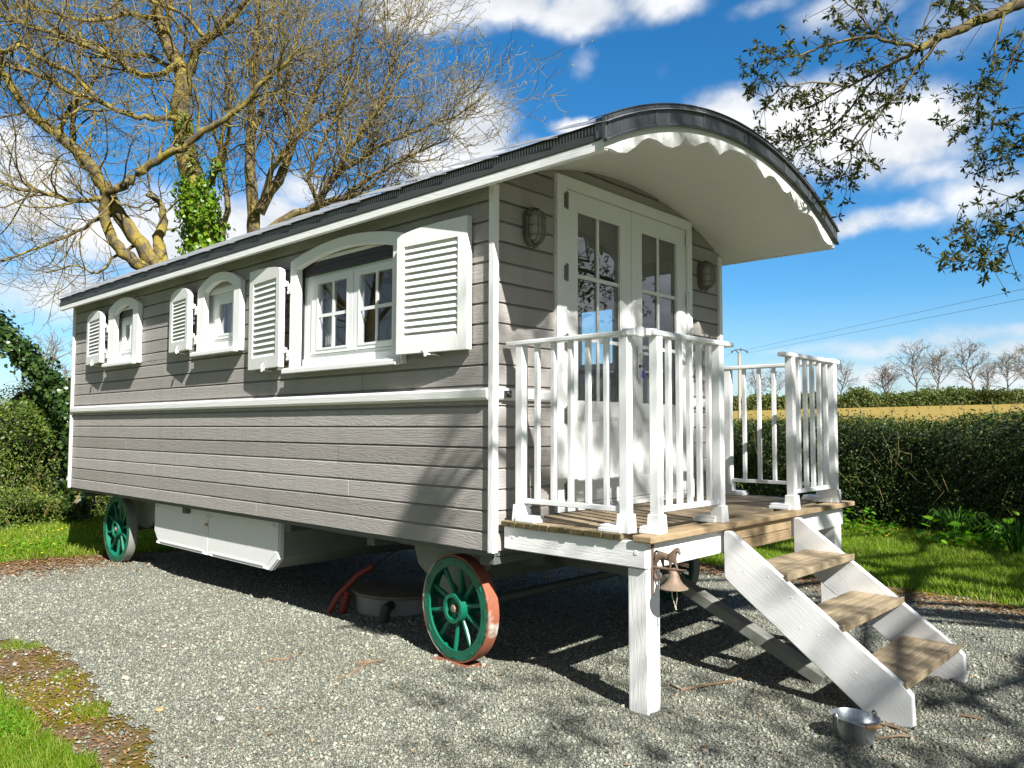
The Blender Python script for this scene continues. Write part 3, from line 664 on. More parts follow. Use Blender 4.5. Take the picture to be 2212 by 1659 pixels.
kn = [(0,.046),(.08,.048),(.16,.058),(.23,.085),(.284,.113),(.31,.094),(.35,.072),(.42,.058),(.49,.074),(.552,.096),(.60,.088),(.64,.062),(.657,.045),(.675,.068),(.72,.100),(.79,.112),(.86,.100),(.93,.068),(1.01,.048),(1.07,.056),(1.13,.082),(1.20,.098),(1.27,.082),(1.33,.050),(1.383,.034)]
def drop(d):
    d = abs(d)
    for (a, va), (b, vb) in zip(kn, kn[1:]):
        if a <= d <= b: t = (d-a)/(b-a); return va+(vb-va)*t
    return kn[-1][1]
YV = sorted({round(1.25+s*(a+(b-a)*t/4), 5) for (a, _), (b, _) in zip(kn, kn[1:]) for t in range(5) for s in (-1, 1)})
mb = MB(); mb.strip([(y, zb_(y)-drop(y-1.25)) for y in YV], [(y, zb_(y)+.012) for y in YV], RY, E_-.0115-.022, E_-.0115); mb.build('valance', MAT['valance'], van)
# ---- wheels
def wheel(xc, yc, zc, R_, ysign, tyre, steer=0.):
    y = (lambda d: yc+d) if ysign > 0 else (lambda d: W-yc-d); y0 = y(0)
    cs, sn = math.cos(steer), math.sin(steer)
    def turn(mb): mb.v = [(xc+(a-xc)*cs-(b-y0)*sn, y0+(a-xc)*sn+(b-y0)*cs, c) for a, b, c in mb.v]; return mb
    def ring(mb, r0, r1, d0, d1, n=64): mb.lathe([(r0, y(d0)), (r1, y(d0)), (r1, y(d1)), (r0, y(d1))], (xc, 0, zc), n, 'y', closed=True)
    def rim(k): return R_-.314+k
    mb = MB(); ring(mb, rim(.248), rim(.3065), .000, .014); ring(mb, rim(.276), rim(.298), .014, .088)
    for i in range(10):
        a = 2*math.pi*(i+.35)/10
        mb.tube([(xc+math.cos(a)*.06, y(.045), zc+math.sin(a)*.06), (xc+math.cos(a)*rim(.285), y(.03), zc+math.sin(a)*rim(.285))], [.016,.0125], 8)
    for i in range(10):
        a = 2*math.pi*(i+.85)/10
        mb.tube([(xc+math.cos(a)*.06, y(.10), zc+math.sin(a)*.06), (xc+math.cos(a)*rim(.285), y(.078), zc+math.sin(a)*rim(.285))], [.014,.011], 8)
    for i in range(12):   # notched rivet plates on the inner lip of the ring
        a = 2*math.pi*(i+.1)/12; t = Vector((-math.sin(a), 0, math.cos(a))); c = Vector((xc+math.cos(a)*rim(.283), y(-.001), zc+math.sin(a)*rim(.283))); mb.beam(c-t*.022, c+t*.022, .010, .004, (0,1,0))
    wl = turn(mb).build('wheel', MAT['wheel'], van, smooth=True)
    mb = MB(); ring(mb, rim(.299), R_, .000, .080); turn(mb).build('tyre', tyre, wl, smooth=True)
    mb = MB(); ring(mb, .064, .084, -.014, .06, 32); mb.lathe([(.001, y(.012)), (.063, y(.012)), (.063, y(.12)), (.001, y(.12))], (xc, 0, zc), 24, 'y')
    for a in (1.4, 4.9): mb.lathe([(.001, y(.004)), (.009, y(.006)), (.010, y(.012))], (xc+.044*math.cos(a), 0, zc+.044*math.sin(a)), 8, 'y')
    turn(mb).build('hub', MAT['wheel'], wl, smooth=True)
    mb = MB(); mb.lathe([(.001, y(-.012)), (.020, y(-.010)), (.026, y(.0)), (.026, y(.012))], (xc, 0, zc), 7, 'y'); turn(mb).build('axle_nut', MAT['bell'], wl)
WF, WR = (-.42, .108, .280, .306), (-5.57, .128, .277, .346)
wheel(*WF, 1, MAT['tyre'], R(-4)); wheel(*WR, 1, MAT['tyre_grey']); wheel(*WF, -1, MAT['tyre_grey'], R(-4)); wheel(*WR, -1, MAT['tyre_grey'])
# ---- undercarriage
mb = MB()
for yy in (.42, 2.0): mb.box(XL+.15, -.06, yy, yy+.08, .53, .629)
for xx in (XL+.2, -3.9, -2.2, -1.2, -.16): mb.box(xx, xx+.08, .06, W-.06, .57, .6285)
mb.box(-.075, -.02, .03, W-.03, .585, .6285)
mb.build('chassis', MAT['chassis'], van, bevel=.004)
for xc, zc in ((WF[0], WF[2]), (WR[0], WR[2])):
    mb = MB(); mb.tube([(xc, .19, zc), (xc, W-.19, zc)], .028, 12)
    mb.build('axle', MAT['chassis'], van, smooth=True)
    for yy in (.34, W-.38):
        mb = MB(); mb.prism([(xc-.66, .60), (xc+.05, .60), (xc+.03, .48), (xc-.05, .40), (xc-.18, .28), (xc-.36, .28), (xc-.60, .44)] if xc > -1 else [(xc-.4,.60),(xc+.62,.60),(xc+.62,.47),(xc+.25,.29),(xc-.1,.29),(xc-.4,.45)], RX, yy, yy+.04)
        mb.build('bolster', MAT['chassis_pale'], van, bevel=.004)
mb = MB(); mb.lathe([(.34,.50),(.38,.50),(.38,.53),(.34,.53)], (-.45, 1.25, 0), 40, closed=True); mb.box(-.50,-.40, .38, 2.12, .40, .50); mb.build('turntable', MAT['chassis'], van)
mb = MB(); mb.beam((1.335, 1.1, .024), (.44, 1.1, .43), .085, .062); mb.prism([(.16,.57),(.47,.44),(.44,.36),(.10,.42)], RX, 1.02, 1.18); mb.box(-.42,.17,1.03,1.17,.42,.50)
mb.build('drawbar', MAT['drawbar'], van, bevel=.004)
# stowage locker
lo = [(-4.568,.661),(-4.568,.356),(-4.462,.240),(-2.472,.240),(-2.352,.338),(-2.352,.661)]
mb = MB(); mb.prism(lo, RX, .112, .150); lk = mb.build('stowage_locker', MAT['locker'], van, bevel=.004)
mb = MB(); mb.prism([(x+(.012 if x < -3 else -.012), z+(.012 if z < .6 else -.0)) for x, z in lo], RX, .1505, 1.6); mb.build('locker_body', MAT['chassis_pale'], lk)  # body coloured darker than its doors to carry the shade under the wagon
mb = MB(); inset = [(-4.562,.655),(-4.562,.359),(-4.459,.246)]
for (x0, x1) in ((-4.562, -3.487), (-3.479, -2.358)):
    a = [(-4.562,.632),(-4.562,.360),(-4.458,.246),(-3.487,.246),(-3.487,.632)] if x0 < -4 else [(-3.479,.632),(-3.479,.246),(-2.476,.246),(-2.358,.342),(-2.358,.632)]
    mb = MB(); mb.prism(a, RX, .100, .1115); mb.build('locker_door', MAT['locker'], lk, bevel=.002)
mb = MB(); mb.beam((-4.44,.097,.272), (-3.56,.097,.272), .006, .010); mb.beam((-3.42,.097,.272), (-2.56,.097,.272), .006, .010); mb.beam((-2.52,.097,.272), (-2.385,.097,.39), .006, .010); mb.beam((-2.384,.097,.395), (-2.384,.097,.62), .010, .006); mb.build('edge_strips', MAT['locker'], lk)
for x, z in ((-4.47,.259),(-3.545,.259),(-3.425,.259),(-2.53,.259)): mb = MB(); mb.box(x-.03, x+.03, .0945, .0995, z-.011, z+.011); mb.tube([(x-.022,.092,z-.004),(x+.022,.092,z-.004)], .004, 6); mb.build('hinge', MAT['locker'], lk)
for x, z in ((-4.50,.585),(-3.51,.565),(-3.455,.565),(-2.42,.585)): mb = MB(); mb.box(x-.022, x+.022, .093, .0995, z-.010, z+.010); mb.ball((x+.012,.092,z), .008, 8); mb.build('latch', MAT['locker'], lk)
mb = MB(); mb.box(-3.530,-3.488,.088,.0925,.49,.512); mb.ball((-3.486,.092,.5),.011,8); mb.build('turn_button', MAT['pine'], lk)
mb = MB(); mb.box(-6.45,-6.12,.1,.16,.40,.66) if False else mb.box(-6.10,-5.86,.30,.36,.44,.63); mb.build('support_bracket', MAT['chassis_pale'], van)
# ================================================================== PORCH
ZD = .829; PX, PY0, PY1 = .968, .036, 2.532
porch = thing('porch', (.5, 1.28, 0), 'timber porch deck with white railings built against the caravan door', 'porch')
mb = MB(); rr = random.Random(3); x = .0065+.022; bw = .1125; k = 0
while x < PX-.05:
    x1 = min(x+bw, PX)
    if PX-x1 < .04: x1 = PX
    e0 = PY0+rr.uniform(0, .006); dz = rr.uniform(-.0015, .0015)
    if x1 < PX-.001: mb.box(x, x1-.006, e0, PY1-rr.uniform(0,.006), ZD-.029+dz, ZD+dz)
    x = x1; k += 1
deck = mb.build('decking', MAT['deck'], porch, bevel=.003)
# mossy cut ends of the boards along the near side
mb = MB(); x = .0285; rr = random.Random(6)
while x < PX-.06:
    w2 = rr.choice((.0505, .056, .106)) if False else .1125
    x1 = x+w2
    if PX-x1 < .04: break
    c = x+rr.uniform(.035,.07)
    for a, b in ((x, c-.002), (c+.002, x1-.007)): mb.box(a+.001, b-.001, PY0-.004+rr.uniform(-.003,.002), PY0+.002, ZD-.030+rr.uniform(0,.003), ZD-.0025+rr.uniform(-.001,.001))
    x = x1
mb.build('board_ends', MAT['deck_end'], porch, bevel=.004)
mb = MB(); mb.box(PX-.0475-.045, PX+.012, PY0-.001, PY1+.03, ZD-.030, ZD+.001); mb.build('nosing_board', MAT['deck_fresh'], porch, bevel=.005)
ZB = .672
def piece(name, x0, x1, y0, y1, z0, z1, mt, bev=.005): mb = MB(); mb.box(x0, x1, y0, y1, z0, z1); return mb.build(name, MAT[mt], porch, bevel=bev)
piece('beam', .034, .936, .052, .0915, ZB+.006, ZD-.0305, 'white_x'); piece('beam', .034, .936, 2.42, 2.46, ZB+.006, ZD-.0305, 'white_x')
piece('beam', .895, .937, .0925, .7865, ZB, ZD-.0312, 'white_y'); piece('beam', .895, .937, 1.612, 2.4195, ZB, ZD-.0312, 'white_y')
piece('beam', .034, .07, .0925, 2.4195, ZB+.01, ZD-.0312, 'white_y')
mb = MB(); mb.box(.912, .947, .792, 1.607, ZB-.006, ZB+.052); mb.box(.912, .9465, .792, 1.607, ZB+.0555, ZD-.033); mb.build('riser_board', MAT['deck_fresh'], porch, bevel=.003)
for y0 in (.070, 2.322):
    lg = piece('leg', .842, .9475 if False else .906, y0+.023, y0+.108, .02, ZD-.032, 'white_z', .006) if False else None
    mb = MB(); mb.box(.826, .934, y0, y0+.108, .006, ZB-.001); mb.box(.826, .8945, y0+.0235 if y0 < 1 else y0, y0+.108 if y0 < 1 else y0+.0965, ZB-.0008, ZD-.033)
    lg = mb.build('leg', MAT['white_z'], porch, bevel=.006)
    mb = MB(); mb.box(.840, .920, y0+.012, y0+.096, -.02, .0058); mb.build('leg_shoe', MAT['seal'], lg)
mb = MB()
for x in (.885, .10): mb.lathe([(.001,.0495),(.010,.0495),(.012,.052)], (x, 0, .748), 10, 'y')
mb.build('bolt_heads', MAT['white_smooth'], porch)
WS = MAT['white_smooth']
def foot(mb, x, y, big, tx=0, ty=0):
    a, b = (.0375, .0325); h = .088; z = ZD+.001
    vs = [(x+sx*a, y+sy*a, z) for sx, sy in ((-1,-1),(1,-1),(1,1),(-1,1))]+[(x+sx*b, y+sy*b, z+h) for sx, sy in ((-1,-1),(1,-1),(1,1),(-1,1))]
    mb.add(vs, [(0,3,2,1),(4,5,6,7),(0,1,5,4),(1,2,6,5),(2,3,7,6),(3,0,4,7)])
def baseplate(mb, x, y, dx, dy):
    """flange plate reaching from the post towards (dx,dy)"""
    z = ZD+.001; x0, x1 = sorted((x-.052*(dx == 0)-.0*(dx), x+.13*dx if dx else x+.052)); y0, y1 = sorted((y-.052*(dy == 0), y+.13*dy if dy else y+.052))
    mb.box(x0, x1, y0, y1, z, z+.019); mb.box(x0+.008*(dx<0), x1-.008*(dx>0), y0+.006, y1-.006, z+.0195, z+.034)
def railing(axis, fixed, posts, bals, hand, plates, low):
    """axis 'x' or 'y': direction the railing runs; fixed: the other coordinate"""
    pt = (lambda u, d: (u, fixed+d)) if axis == 'x' else (lambda u, d: (fixed+d, u))
    def bx(mb, u0, u1, d0, d1, z0, z1):
        a, b = pt(u0, d0), pt(u1, d1); mb.box(a[0], b[0], a[1], b[1], z0, z1)
    mb = MB(); bx(mb, hand[0], hand[1], -.030, .030, 1.772, 1.798)
    rl = mb.build('railing', WS, porch, bevel=.006)
    for u in posts:
        mb = MB(); bx(mb, u-.0245, u+.0245, -.0245, .0245, ZD+.03, 1.7715); mb.build('post', WS, rl, bevel=.004)
        mb = MB(); p = pt(u, 0); foot(mb, p[0], p[1], 1); mb.build('post_base', WS, rl, bevel=.003)
    for (u, dx, dy) in plates:
        mb = MB(); p = pt(u, 0); baseplate(mb, p[0], p[1], dx, dy); mb.build('flange', WS, rl, bevel=.003)
    for u in bals:
        mb = MB(); bx(mb, u-.0125, u+.0125, -.0125, .0125, .9525, 1.7715); mb.build('baluster', WS, rl, bevel=.002)
    mb = MB(); bx(mb, low[0], low[1], -.014, .014, .926, .952); mb.build('bottom_rail', WS, rl, bevel=.003)
    return rl
railing('x', .093, (.124, .803), (.238, .351, .464, .577, .690), (.030, .838), ((.124, 1, 0), (.803, -1, 0)), (.149, .778))
fl = railing('y', .912, (.190, .793), (.300, .398, .496, .594, .692), (.135, .925), ((.190, 0, -.6), (.793, -1, 0)), (.215, .768))
railing('y', .912, (1.706, 2.372), (1.815, 1.925, 2.035, 2.145, 2.255), (1.588, 2.445), ((1.706, -1, 0), (2.372, -1, 0)), (1.731, 2.347))
railing('x', 2.452, (.098, .803), (.226, .344, .458, .575, .690), (.030, .838), ((.098, 1, 0), (.803, -1, 0)), (.123, .778))
# angled corner coupling between near and front handrails
for (c, s) in (((.873, .112, 1.788), 1), ((.873, 2.452-.02, 1.788), -1)):
    mb = MB(); mb.lathe([(.001, -.026),(.018,-.026),(.023,-.02),(.023,.02),(.018,.026),(.001,.026)], c, 16); mb.beam((c[0]-.075, c[1]-.02*s, c[2]), (c[0]-.012, c[1]-.006*s, c[2]), .064, .034); mb.beam((c[0]+.035, c[1]+.07*s, c[2]), (c[0]+.008, c[1]+.012*s, c[2]), .064, .034)
    mb.build('handrail_coupling', WS, porch, bevel=.006)
# ================================================================== STAIRS
st = thing('porch_stairs', (1.4, 1.2, 0), 'short flight of white stairs with three bare timber treads leading off the porch', 'stairs')
SO = [(.957,.792),(.992,.792),(1.828,.184),(1.862,.150),(1.866,-.002),(1.69,.004),(.992,.520),(.957,.552)]
for y0 in (.750, 1.610):
    mb = MB(); mb.prism(SO, RX, y0, y0+.040); mb.build('stringer', MAT['white_rake'], st, bevel=.006)
for zt_, xf in ((.610, 1.288), (.405, 1.552), (.201, 1.826)):
    mb = MB(); d = .262; nb = 6; w_ = d/nb
    # tread boards sit between the stringers, their front edge standing proud of them
    for i in range(nb): mb.box(xf-d+i*w_+.0012, xf-d+(i+1)*w_-.0012, .791, 1.609, zt_-.036, zt_+.0008*(i%2))
    mb.box(xf+.0005, xf+.014, .752, 1.648, zt_-.036, zt_)
    tr_ = mb.build('tread', MAT['tread'], st, bevel=.003)
mb = MB()
for (x, z) in ((1.07,.60),(1.20,.585),(1.32,.50),(1.36,.36),(1.45,.34),(1.62,.20),(1.70,.15),(1.75,.12)): mb.lathe([(.001,.7485),(.004,.7485),(.005,.7505)], (x, 0, z), 8, 'y')
mb.build('screw_heads', MAT['white_smooth'], st)
# ================================================================== BELL
bl = thing('door_bell', (.954, .105, .55), 'rusty cast iron hand bell under a trotting horse bracket on the white porch leg', 'bell')
mb = MB(); mb.box(.9375, .945, .098, .112, .556, .790); mb.tube([(.943,.105,.684),(1.03,.112,.683),(1.11,.122,.683)], .0062, 8)
s = [(.948+.022+.022*math.cos(t)*(1-t*.05), .106, .650+.024*math.sin(t)*(1-t*.05)) for t in [math.pi*.55+i*.45 for i in range(13)]]
mb.tube(s, [.006]*10+[.0055,.005,.004], 6)
mb.build('bracket', MAT['horse'], bl, smooth=True, bevel=0)
# horse: body grown from joints
def skin(name, pts, edges, rad, mat, parent, sub=2, flat=None):
    o0 = Vector(WL[parent.name]); me = bpy.data.meshes.new(name); me.from_pydata([Vector(p)-o0 for p in pts], edges, []); me.update()
    o = link(name, me, mat, parent)
    md = o.modifiers.new('skin', 'SKIN'); md.use_smooth_shade = True
    sv = me.skin_vertices[0].data
    for i, r_ in enumerate(rad): sv[i].radius = (r_, r_) if not hasattr(r_, '__len__') else r_
    sv[0].use_root = True
    ss = o.modifiers.new('sub', 'SUBSURF'); ss.levels = sub; ss.render_levels = sub
    return o
HX = lambda u, v, d=0: (.957+u*.0002578*.98, .113+.06*u*.0002578+d, .766-(v-300)*.000262)   # u,v measured along the plaque
def hp(u, v, d=0): return HX(u-460, v, d)
P_, E2, R2 = [], [], []
def chain(lst, root=None):
    prev = root
    for (u, v, r_, d) in lst:
        P_.append(hp(u, v, d)); R2.append(r_); i = len(P_)-1
        if prev is not None: E2.append((prev, i))
        prev = i
    return prev
chain([(540,390,.021,0)]); chain([(620,410,.019,0)], 0); chain([(710,420,.018,0)], 1); chain([(790,400,.0195,0)], 2)
n_ = chain([(825,330,.015,0),(850,285,.0115,0),(890,262,.0095,0),(920,300,.0085,0),(940,355,.0062,0)], 3)
chain([(905,225,.0025,.004)], 6)
chain([(500,345,.009,0),(450,330,.0065,0),(425,400,.0055,0),(410,470,.0045,0),(385,530,.003,0)], 0)
chain([(500,450,.014,-.004),(470,530,.0065,-.005),(440,580,.005,-.005),(430,640,.0048,-.005)], 0)
chain([(560,460,.013,.006),(575,540,.0062,.007),(590,600,.005,.007),(610,655,.005,.007)], 0)
chain([(765,490,.010,-.005),(755,560,.006,-.006),(745,620,.0048,-.006),(740,680,.0052,-.006)], 3)
chain([(825,490,.010,.005),(850,560,.006,.006),(880,630,.005,.006),(910,690,.0055,.006)], 3)
skin('horse', P_, E2, R2, MAT['horse'], bl, 2)
mb = MB(); bc = (1.048, .117, 0)
pr = [(.001,.678),(.012,.678),(.018,.674),(.0205,.668),(.025,.650),(.032,.633),(.043,.618),(.057,.606),(.063,.601),(.0645,.598),(.061,.597),(.052,.606),(.030,.628),(.02,.650),(.001,.655)]
mb.lathe(pr, bc, 36); mb.tube([(bc[0],bc[1],.676),(bc[0],bc[1],.69)], .006, 8); mb.build('bell', MAT['bell'], bl, smooth=True)
mb = MB(); mb.tube([(bc[0]-.012,bc[1],.60),(bc[0]-.010,bc[1],.56),(bc[0]+.002,bc[1],.525),(bc[0]+.006,bc[1],.517)], .0022, 6); mb.tube([(bc[0]+.014,bc[1],.60),(bc[0]+.016,bc[1],.56),(bc[0]+.010,bc[1],.528),(bc[0]+.006,bc[1],.517)], .0022, 6); mb.ball((bc[0]+.006,bc[1],.515), .006, 8); mb.tube([(bc[0]+.006,bc[1],.513),(bc[0]+.010,bc[1],.503)], [.003,.004], 6); mb.tube([(bc[0],bc[1],.65),(bc[0],bc[1],.60)], .004, 6); mb.build('clapper_rope', MAT['rope'], bl, smooth=True)
# key hanging in the lock
ky = thing('key', (.031, 1.370, 1.742), 'door key with a purple plastic tag hanging in the lock', 'key')
mb = MB(); mb.tube([(.0305,1.370,1.742),(.044,1.370,1.742)], .003, 6); mb.lathe([(.008,-.0012),(.012,-.0012),(.012,.0012),(.008,.0012)], (.050,1.370,1.742), 14, 'x', closed=True) if False else mb.lathe([(.007,1.3688),(.012,1.3688),(.012,1.3712),(.007,1.3712)], (.053,0,1.742), 14, 'y', closed=True); mb.build('key_blade', MAT['steel'], ky)
mb = MB(); mb.lathe([(.010,1.372),(.012,1.372),(.012,1.374),(.010,1.374)], (.060,0,1.727), 14, 'y', closed=True); mb.build('split_ring', MAT['galv'], ky)
mb = MB(); mb.box(.046, .052, 1.362, 1.392, 1.660, 1.712); mb.build('tag', MAT['purple'], ky, bevel=.006)
# bucket
bk = thing('bucket', (1.720, .455, .004), 'small oval galvanised bucket with wooden grip beside the stair foot', 'bucket')
mb = MB(); bc = (1.720, .455, .004); prf = [(.001,.006),(.062,.006),(.066,.0),(.069,.0),(.0695,.006),(.077,.050),(.0775,.054),(.0785,.052),(.080,.066),(.0805,.070),(.082,.068),(.092,.118),(.0965,.121),(.0965,.125),(.093,.126),(.0905,.122),(.081,.075),(.076,.052),(.066,.010),(.001,.010)]
prf = [(r_, h_*.84) for r_, h_ in prf]; mb.lathe(prf, bc, 44, sx=1.04, sy=.93); body = mb.build('bucket_body', MAT['galv'], bk, smooth=True)
for sgn in (-1, 1):
    ax = Vector((.55, .83, 0))*sgn; c = Vector(bc)+Vector((ax.x*.098, ax.y*.09, .099)); t = Vector((-ax.y, ax.x, 0))
    mb = MB(); mb.tube([c-t*.013+Vector((0,0,-.022)), c-t*.013+Vector((0,0,.008)), c-t*.006+Vector((0,0,.018)), c+t*.006+Vector((0,0,.018)), c+t*.013+Vector((0,0,.008)), c+t*.013+Vector((0,0,-.022))], .004, 6)
    mb.build('handle_ear', MAT['steel'], bk, smooth=True)
mb = MB(); a0 = Vector((bc[0]+.054, bc[1]+.075, .111)); a1 = Vector((bc[0]-.054, bc[1]-.075, .111)); mid = Vector((bc[0]+.092, bc[1]-.050, .095))
hpts = [a0.lerp(mid, t)+Vector((.83,-.55,0))*(.040*math.sin(math.pi*t)) for t in (0,.25,.5,.75,1)]+[mid.lerp(a1, t)+Vector((.5,-.83,.0))*(.028*math.sin(math.pi*t)) for t in (.25,.5,.75,1)]
mb.tube(hpts, .0022, 6); hd = mb.build('handle', MAT['galv'], bk, smooth=True)
mb = MB(); g0, g1 = mid+Vector((-.02,-.020,0)), mid+Vector((.02,.022,.004)); mb.tube([g0, g0.lerp(g1,.5), g1], [.0092,.0105,.0092], 12); mb.build('grip', MAT['pine'], hd, smooth=True)
# things under the wagon
tk = thing('inspection_tank', (-1.72, .80, -.03), 'round concrete drain chamber with flat brown lid under the wagon', 'drain chamber')
mb = MB(); mb.lathe([(.001,-.06),(.36,-.06),(.365,.105),(.001,.105)], (-1.72,.80,0), 48); mb.build('chamber_ring', MAT['concrete'], tk, smooth=True)
mb = MB(); mb.lathe([(.001,.106),(.385,.106),(.39,.112),(.388,.128),(.36,.134),(.001,.137)], (-1.72,.80,0), 48); mb.build('lid', MAT['tank_lid'], tk, smooth=True)
mb = MB(); mb.tube([(-1.50,.50,.07),(-1.47,.43,.06),(-1.465,.415,.02),(-1.465,.41,-.04)], [.032,.038,.036,.030], 12); mb.build('outlet_elbow', MAT['plug'], tk, smooth=True)
def corrugated(name, pts, r, p, mt, label, cat_):
    pts = [Vector(q) for q in pts]; out = []; L = 0; fine = []
    for a, b in zip(pts, pts[1:]):
        n = max(2, int((b-a).length/(p/4)))
        fine += [a.lerp(b, i/n) for i in range(n)]
    fine.append(pts[-1]); rad = [r*(1+.10*math.sin(i*math.pi/2)) for i in range(len(fine))]
    mb = MB(); mb.tube(fine, rad, 12); o = mb.build(name, MAT[mt], smooth=True); tag(o, label, cat_); return o
corrugated('waste_hose', [(-1.52,1.02,.13),(-1.42,1.0,.24),(-1.30,.98,.38),(-1.22,.97,.50),(-1.2,.97,.60)], .05, .022, 'grey_plastic', 'grey corrugated waste hose running from the drain chamber lid up to the floor', 'hose')
sh = thing('cable_sheath', (-1.98, .32, -.03), 'red cable sheath standing out of the gravel beside the drain chamber', 'cable sheath')
mb = MB(); mb.tube([(-1.99,.30,-.04),(-1.95,.36,.09),(-1.87,.48,.24),(-1.80,.56,.30)], .022, 10); mb.build('smooth_sheath', MAT['red_plastic'], sh, smooth=True)
mb = MB(); f = [(-1.90+.0*i, .36+.002*i, -.03+i*.0055) for i in range(28)]; mb.tube(f, [.028*(1+.1*math.sin(i*math.pi/2)) for i in range(28)], 10); mb.build('corrugated_sheath', MAT['red_plastic'], sh, smooth=True)
mb = MB(); mb.tube([(-1.80,.56,.29),(-1.68,.68,.42),(-1.60,.78,.60)], .007, 6); mb.build('cable', MAT['plug'], sh)
for i, (x, y, lab) in enumerate(((-.41, .16, 'rusty steel plate under the near front wheel'), (-5.54, .17, 'rusty steel plate under the near rear wheel'))):
    mb = MB(); zq = -.032 if x > -1 else -.076; mb.beam((x-.17, y-.03, zq), (x+.20, y-.02, zq+.004), .11, .012); o = mb.build('wheel_plate', MAT['rust_plate'], bevel=.003); tag(o, lab, 'steel plate', 'plates under the wheels')
# ================================================================== GROUND
def sstep(t): t = np.clip(t, 0, 1); return t*t*(3-2*t)
_ns = [(rng.uniform(-1,1,2), rng.uniform(0,6.28)) for _ in range(9)]
def wob(x, y, f):
    s = 0
    for i, (d, p) in enumerate(_ns): s = s+np.sin((x*d[0]+y*d[1])*f*(1+.35*i)+p*(i+1))/(1+.5*i)
    return s/3.
FH = np.array([math.cos(YAW), math.sin(YAW)])
def H(x, y):
    x = np.asarray(x, float); y = np.asarray(y, float)
    z = -.12*sstep((-x-3.8)/3.)*(1-sstep((y-6)/4))
    z = z-.045*np.exp(-((y-.25)/.36)**2)*sstep((-x+.05)/.45)*sstep((x+5.0)/.8)
    s = (x-CAM.x)*FH[0]+(y-CAM.y)*FH[1]
    z = z+.0360*np.clip(s-15, 0, 175)**1.0*sstep((s-15)/8)
    z = z+.028*np.clip((x-CAM.x)*math.sin(YAW)-(y-CAM.y)*math.cos(YAW)-60, -80, 60)*sstep((s-30)/110)
    near = 1-sstep((np.hypot(x, y)-9)/6)
    z = z+near*(.010*wob(x, y, 2.3)+.005*wob(y+3, x, 6.))
    flat = np.exp(-((x-1.4)/.8)**2-((y-.9)/1.3)**2)      # trodden flat round the porch
    return z*(1-flat*.9)
def in_poly(x, y, P):
    c = np.zeros(np.shape(x), bool); n = len(P)
    for i in range(n):
        (x0, y0), (x1, y1) = P[i], P[(i+1) % n]
        if y0 == y1: continue
        c ^= ((y0 > y) != (y1 > y)) & (x < (x1-x0)*(y-y0)/(y1-y0)+x0)
    return c
def proj_np(p):
    d = np.asarray(p, float)-np.array(CAM); z = d@np.array(FWD)
    return 1106+FPX*(d@np.array(RIGHT))/np.maximum(z, .01), 829.5-FPX*(d@np.array(UP))/np.maximum(z, .01), z
def in_view(x, y, z, mg=620):
    u, v, d = proj_np(np.stack([x, y, z], -1)); return (d > .3) & (u > -mg) & (u < 2212+mg) & (v > -mg) & (v < 1659+mg*.45)
GP = [(-6.35,-.95),(-6.15,-.15),(-5.9,1.2),(-5.4,3.3),(-1.5,3.55),(.6,3.75),(1.5,3.6),(2.6,3.65),(7,4.2),(9,-4),(4,-7),(1.0,-5.0),(.25,-2.6),(-.05,-1.72),(-.45,-1.6),(-1.5,-1.46),(-2.3,-1.40),(-2.95,-1.62),(-4.6,-2.3),(-7,-3.5),(-9,-2.3)]
SP = [(-6.75,-.65),(-6.5,.0),(-6.2,1.2),(-5.6,3.7),(-1.5,3.9),(.6,4.05),(1.5,3.95),(2.6,4.0),(7,4.7),(9.3,-4),(4,-7.4),(.6,-5.2),(-.1,-2.4),(-.35,-1.86),(-.73,-1.90),(-1.36,-1.95),(-2.4,-1.87),(-3.2,-1.9),(-4.8,-2.7),(-7,-4),(-9.3,-2.4)]
ax = np.concatenate([-np.geomspace(13, 1600, 34)[::-1], np.arange(-12.75, 12.8, .25), np.geomspace(13, 1600, 34)])
X, Y = np.meshgrid(ax, ax, indexing='ij'); Zg = H(X, Y); n = len(ax)
idx = np.arange(n*n).reshape(n, n); F = np.stack([idx[:-1,:-1], idx[1:,:-1], idx[1:,1:], idx[:-1,1:]], -1).reshape(-1, 4)
tag(mesh_np('ground', np.stack([X, Y, Zg], -1).reshape(-1, 3), F, MAT['ground'], smooth=True), kind='structure')
def sheet(name, P, mt, dz, step, jag, ext):
    xs_ = np.arange(ext[0], ext[1], step); ys_ = np.arange(ext[2], ext[3], step); X, Y = np.meshgrid(xs_, ys_, indexing='ij')
    cx, cy = X[:-1,:-1]+step/2, Y[:-1,:-1]+step/2
    keep = in_poly(cx+jag*wob(cx, cy, 5.)+jag*.6*wob(cy, cx, 17.), cy+jag*wob(cy+9, cx, 5.)+jag*.6*wob(cx+4, cy, 17.), P)
    idx = np.arange(X.size).reshape(X.shape); F = np.stack([idx[:-1,:-1], idx[1:,:-1], idx[1:,1:], idx[:-1,1:]], -1)[keep]
    V = np.stack([X, Y, H(X, Y)+dz], -1).reshape(-1, 3); used, inv = np.unique(F, return_inverse=True)
    return mesh_np(name, V[used], inv.reshape(F.shape), mt, smooth=True)
tag(sheet('verge_soil', SP, MAT['soil'], .004, .05, .07, (-9.5, 9.5, -7.5, 5)), kind='structure')
tag(sheet('gravel_drive', GP, MAT['gravel'], .009, .05, .06, (-9.5, 9.5, -7.5, 5)), kind='structure')
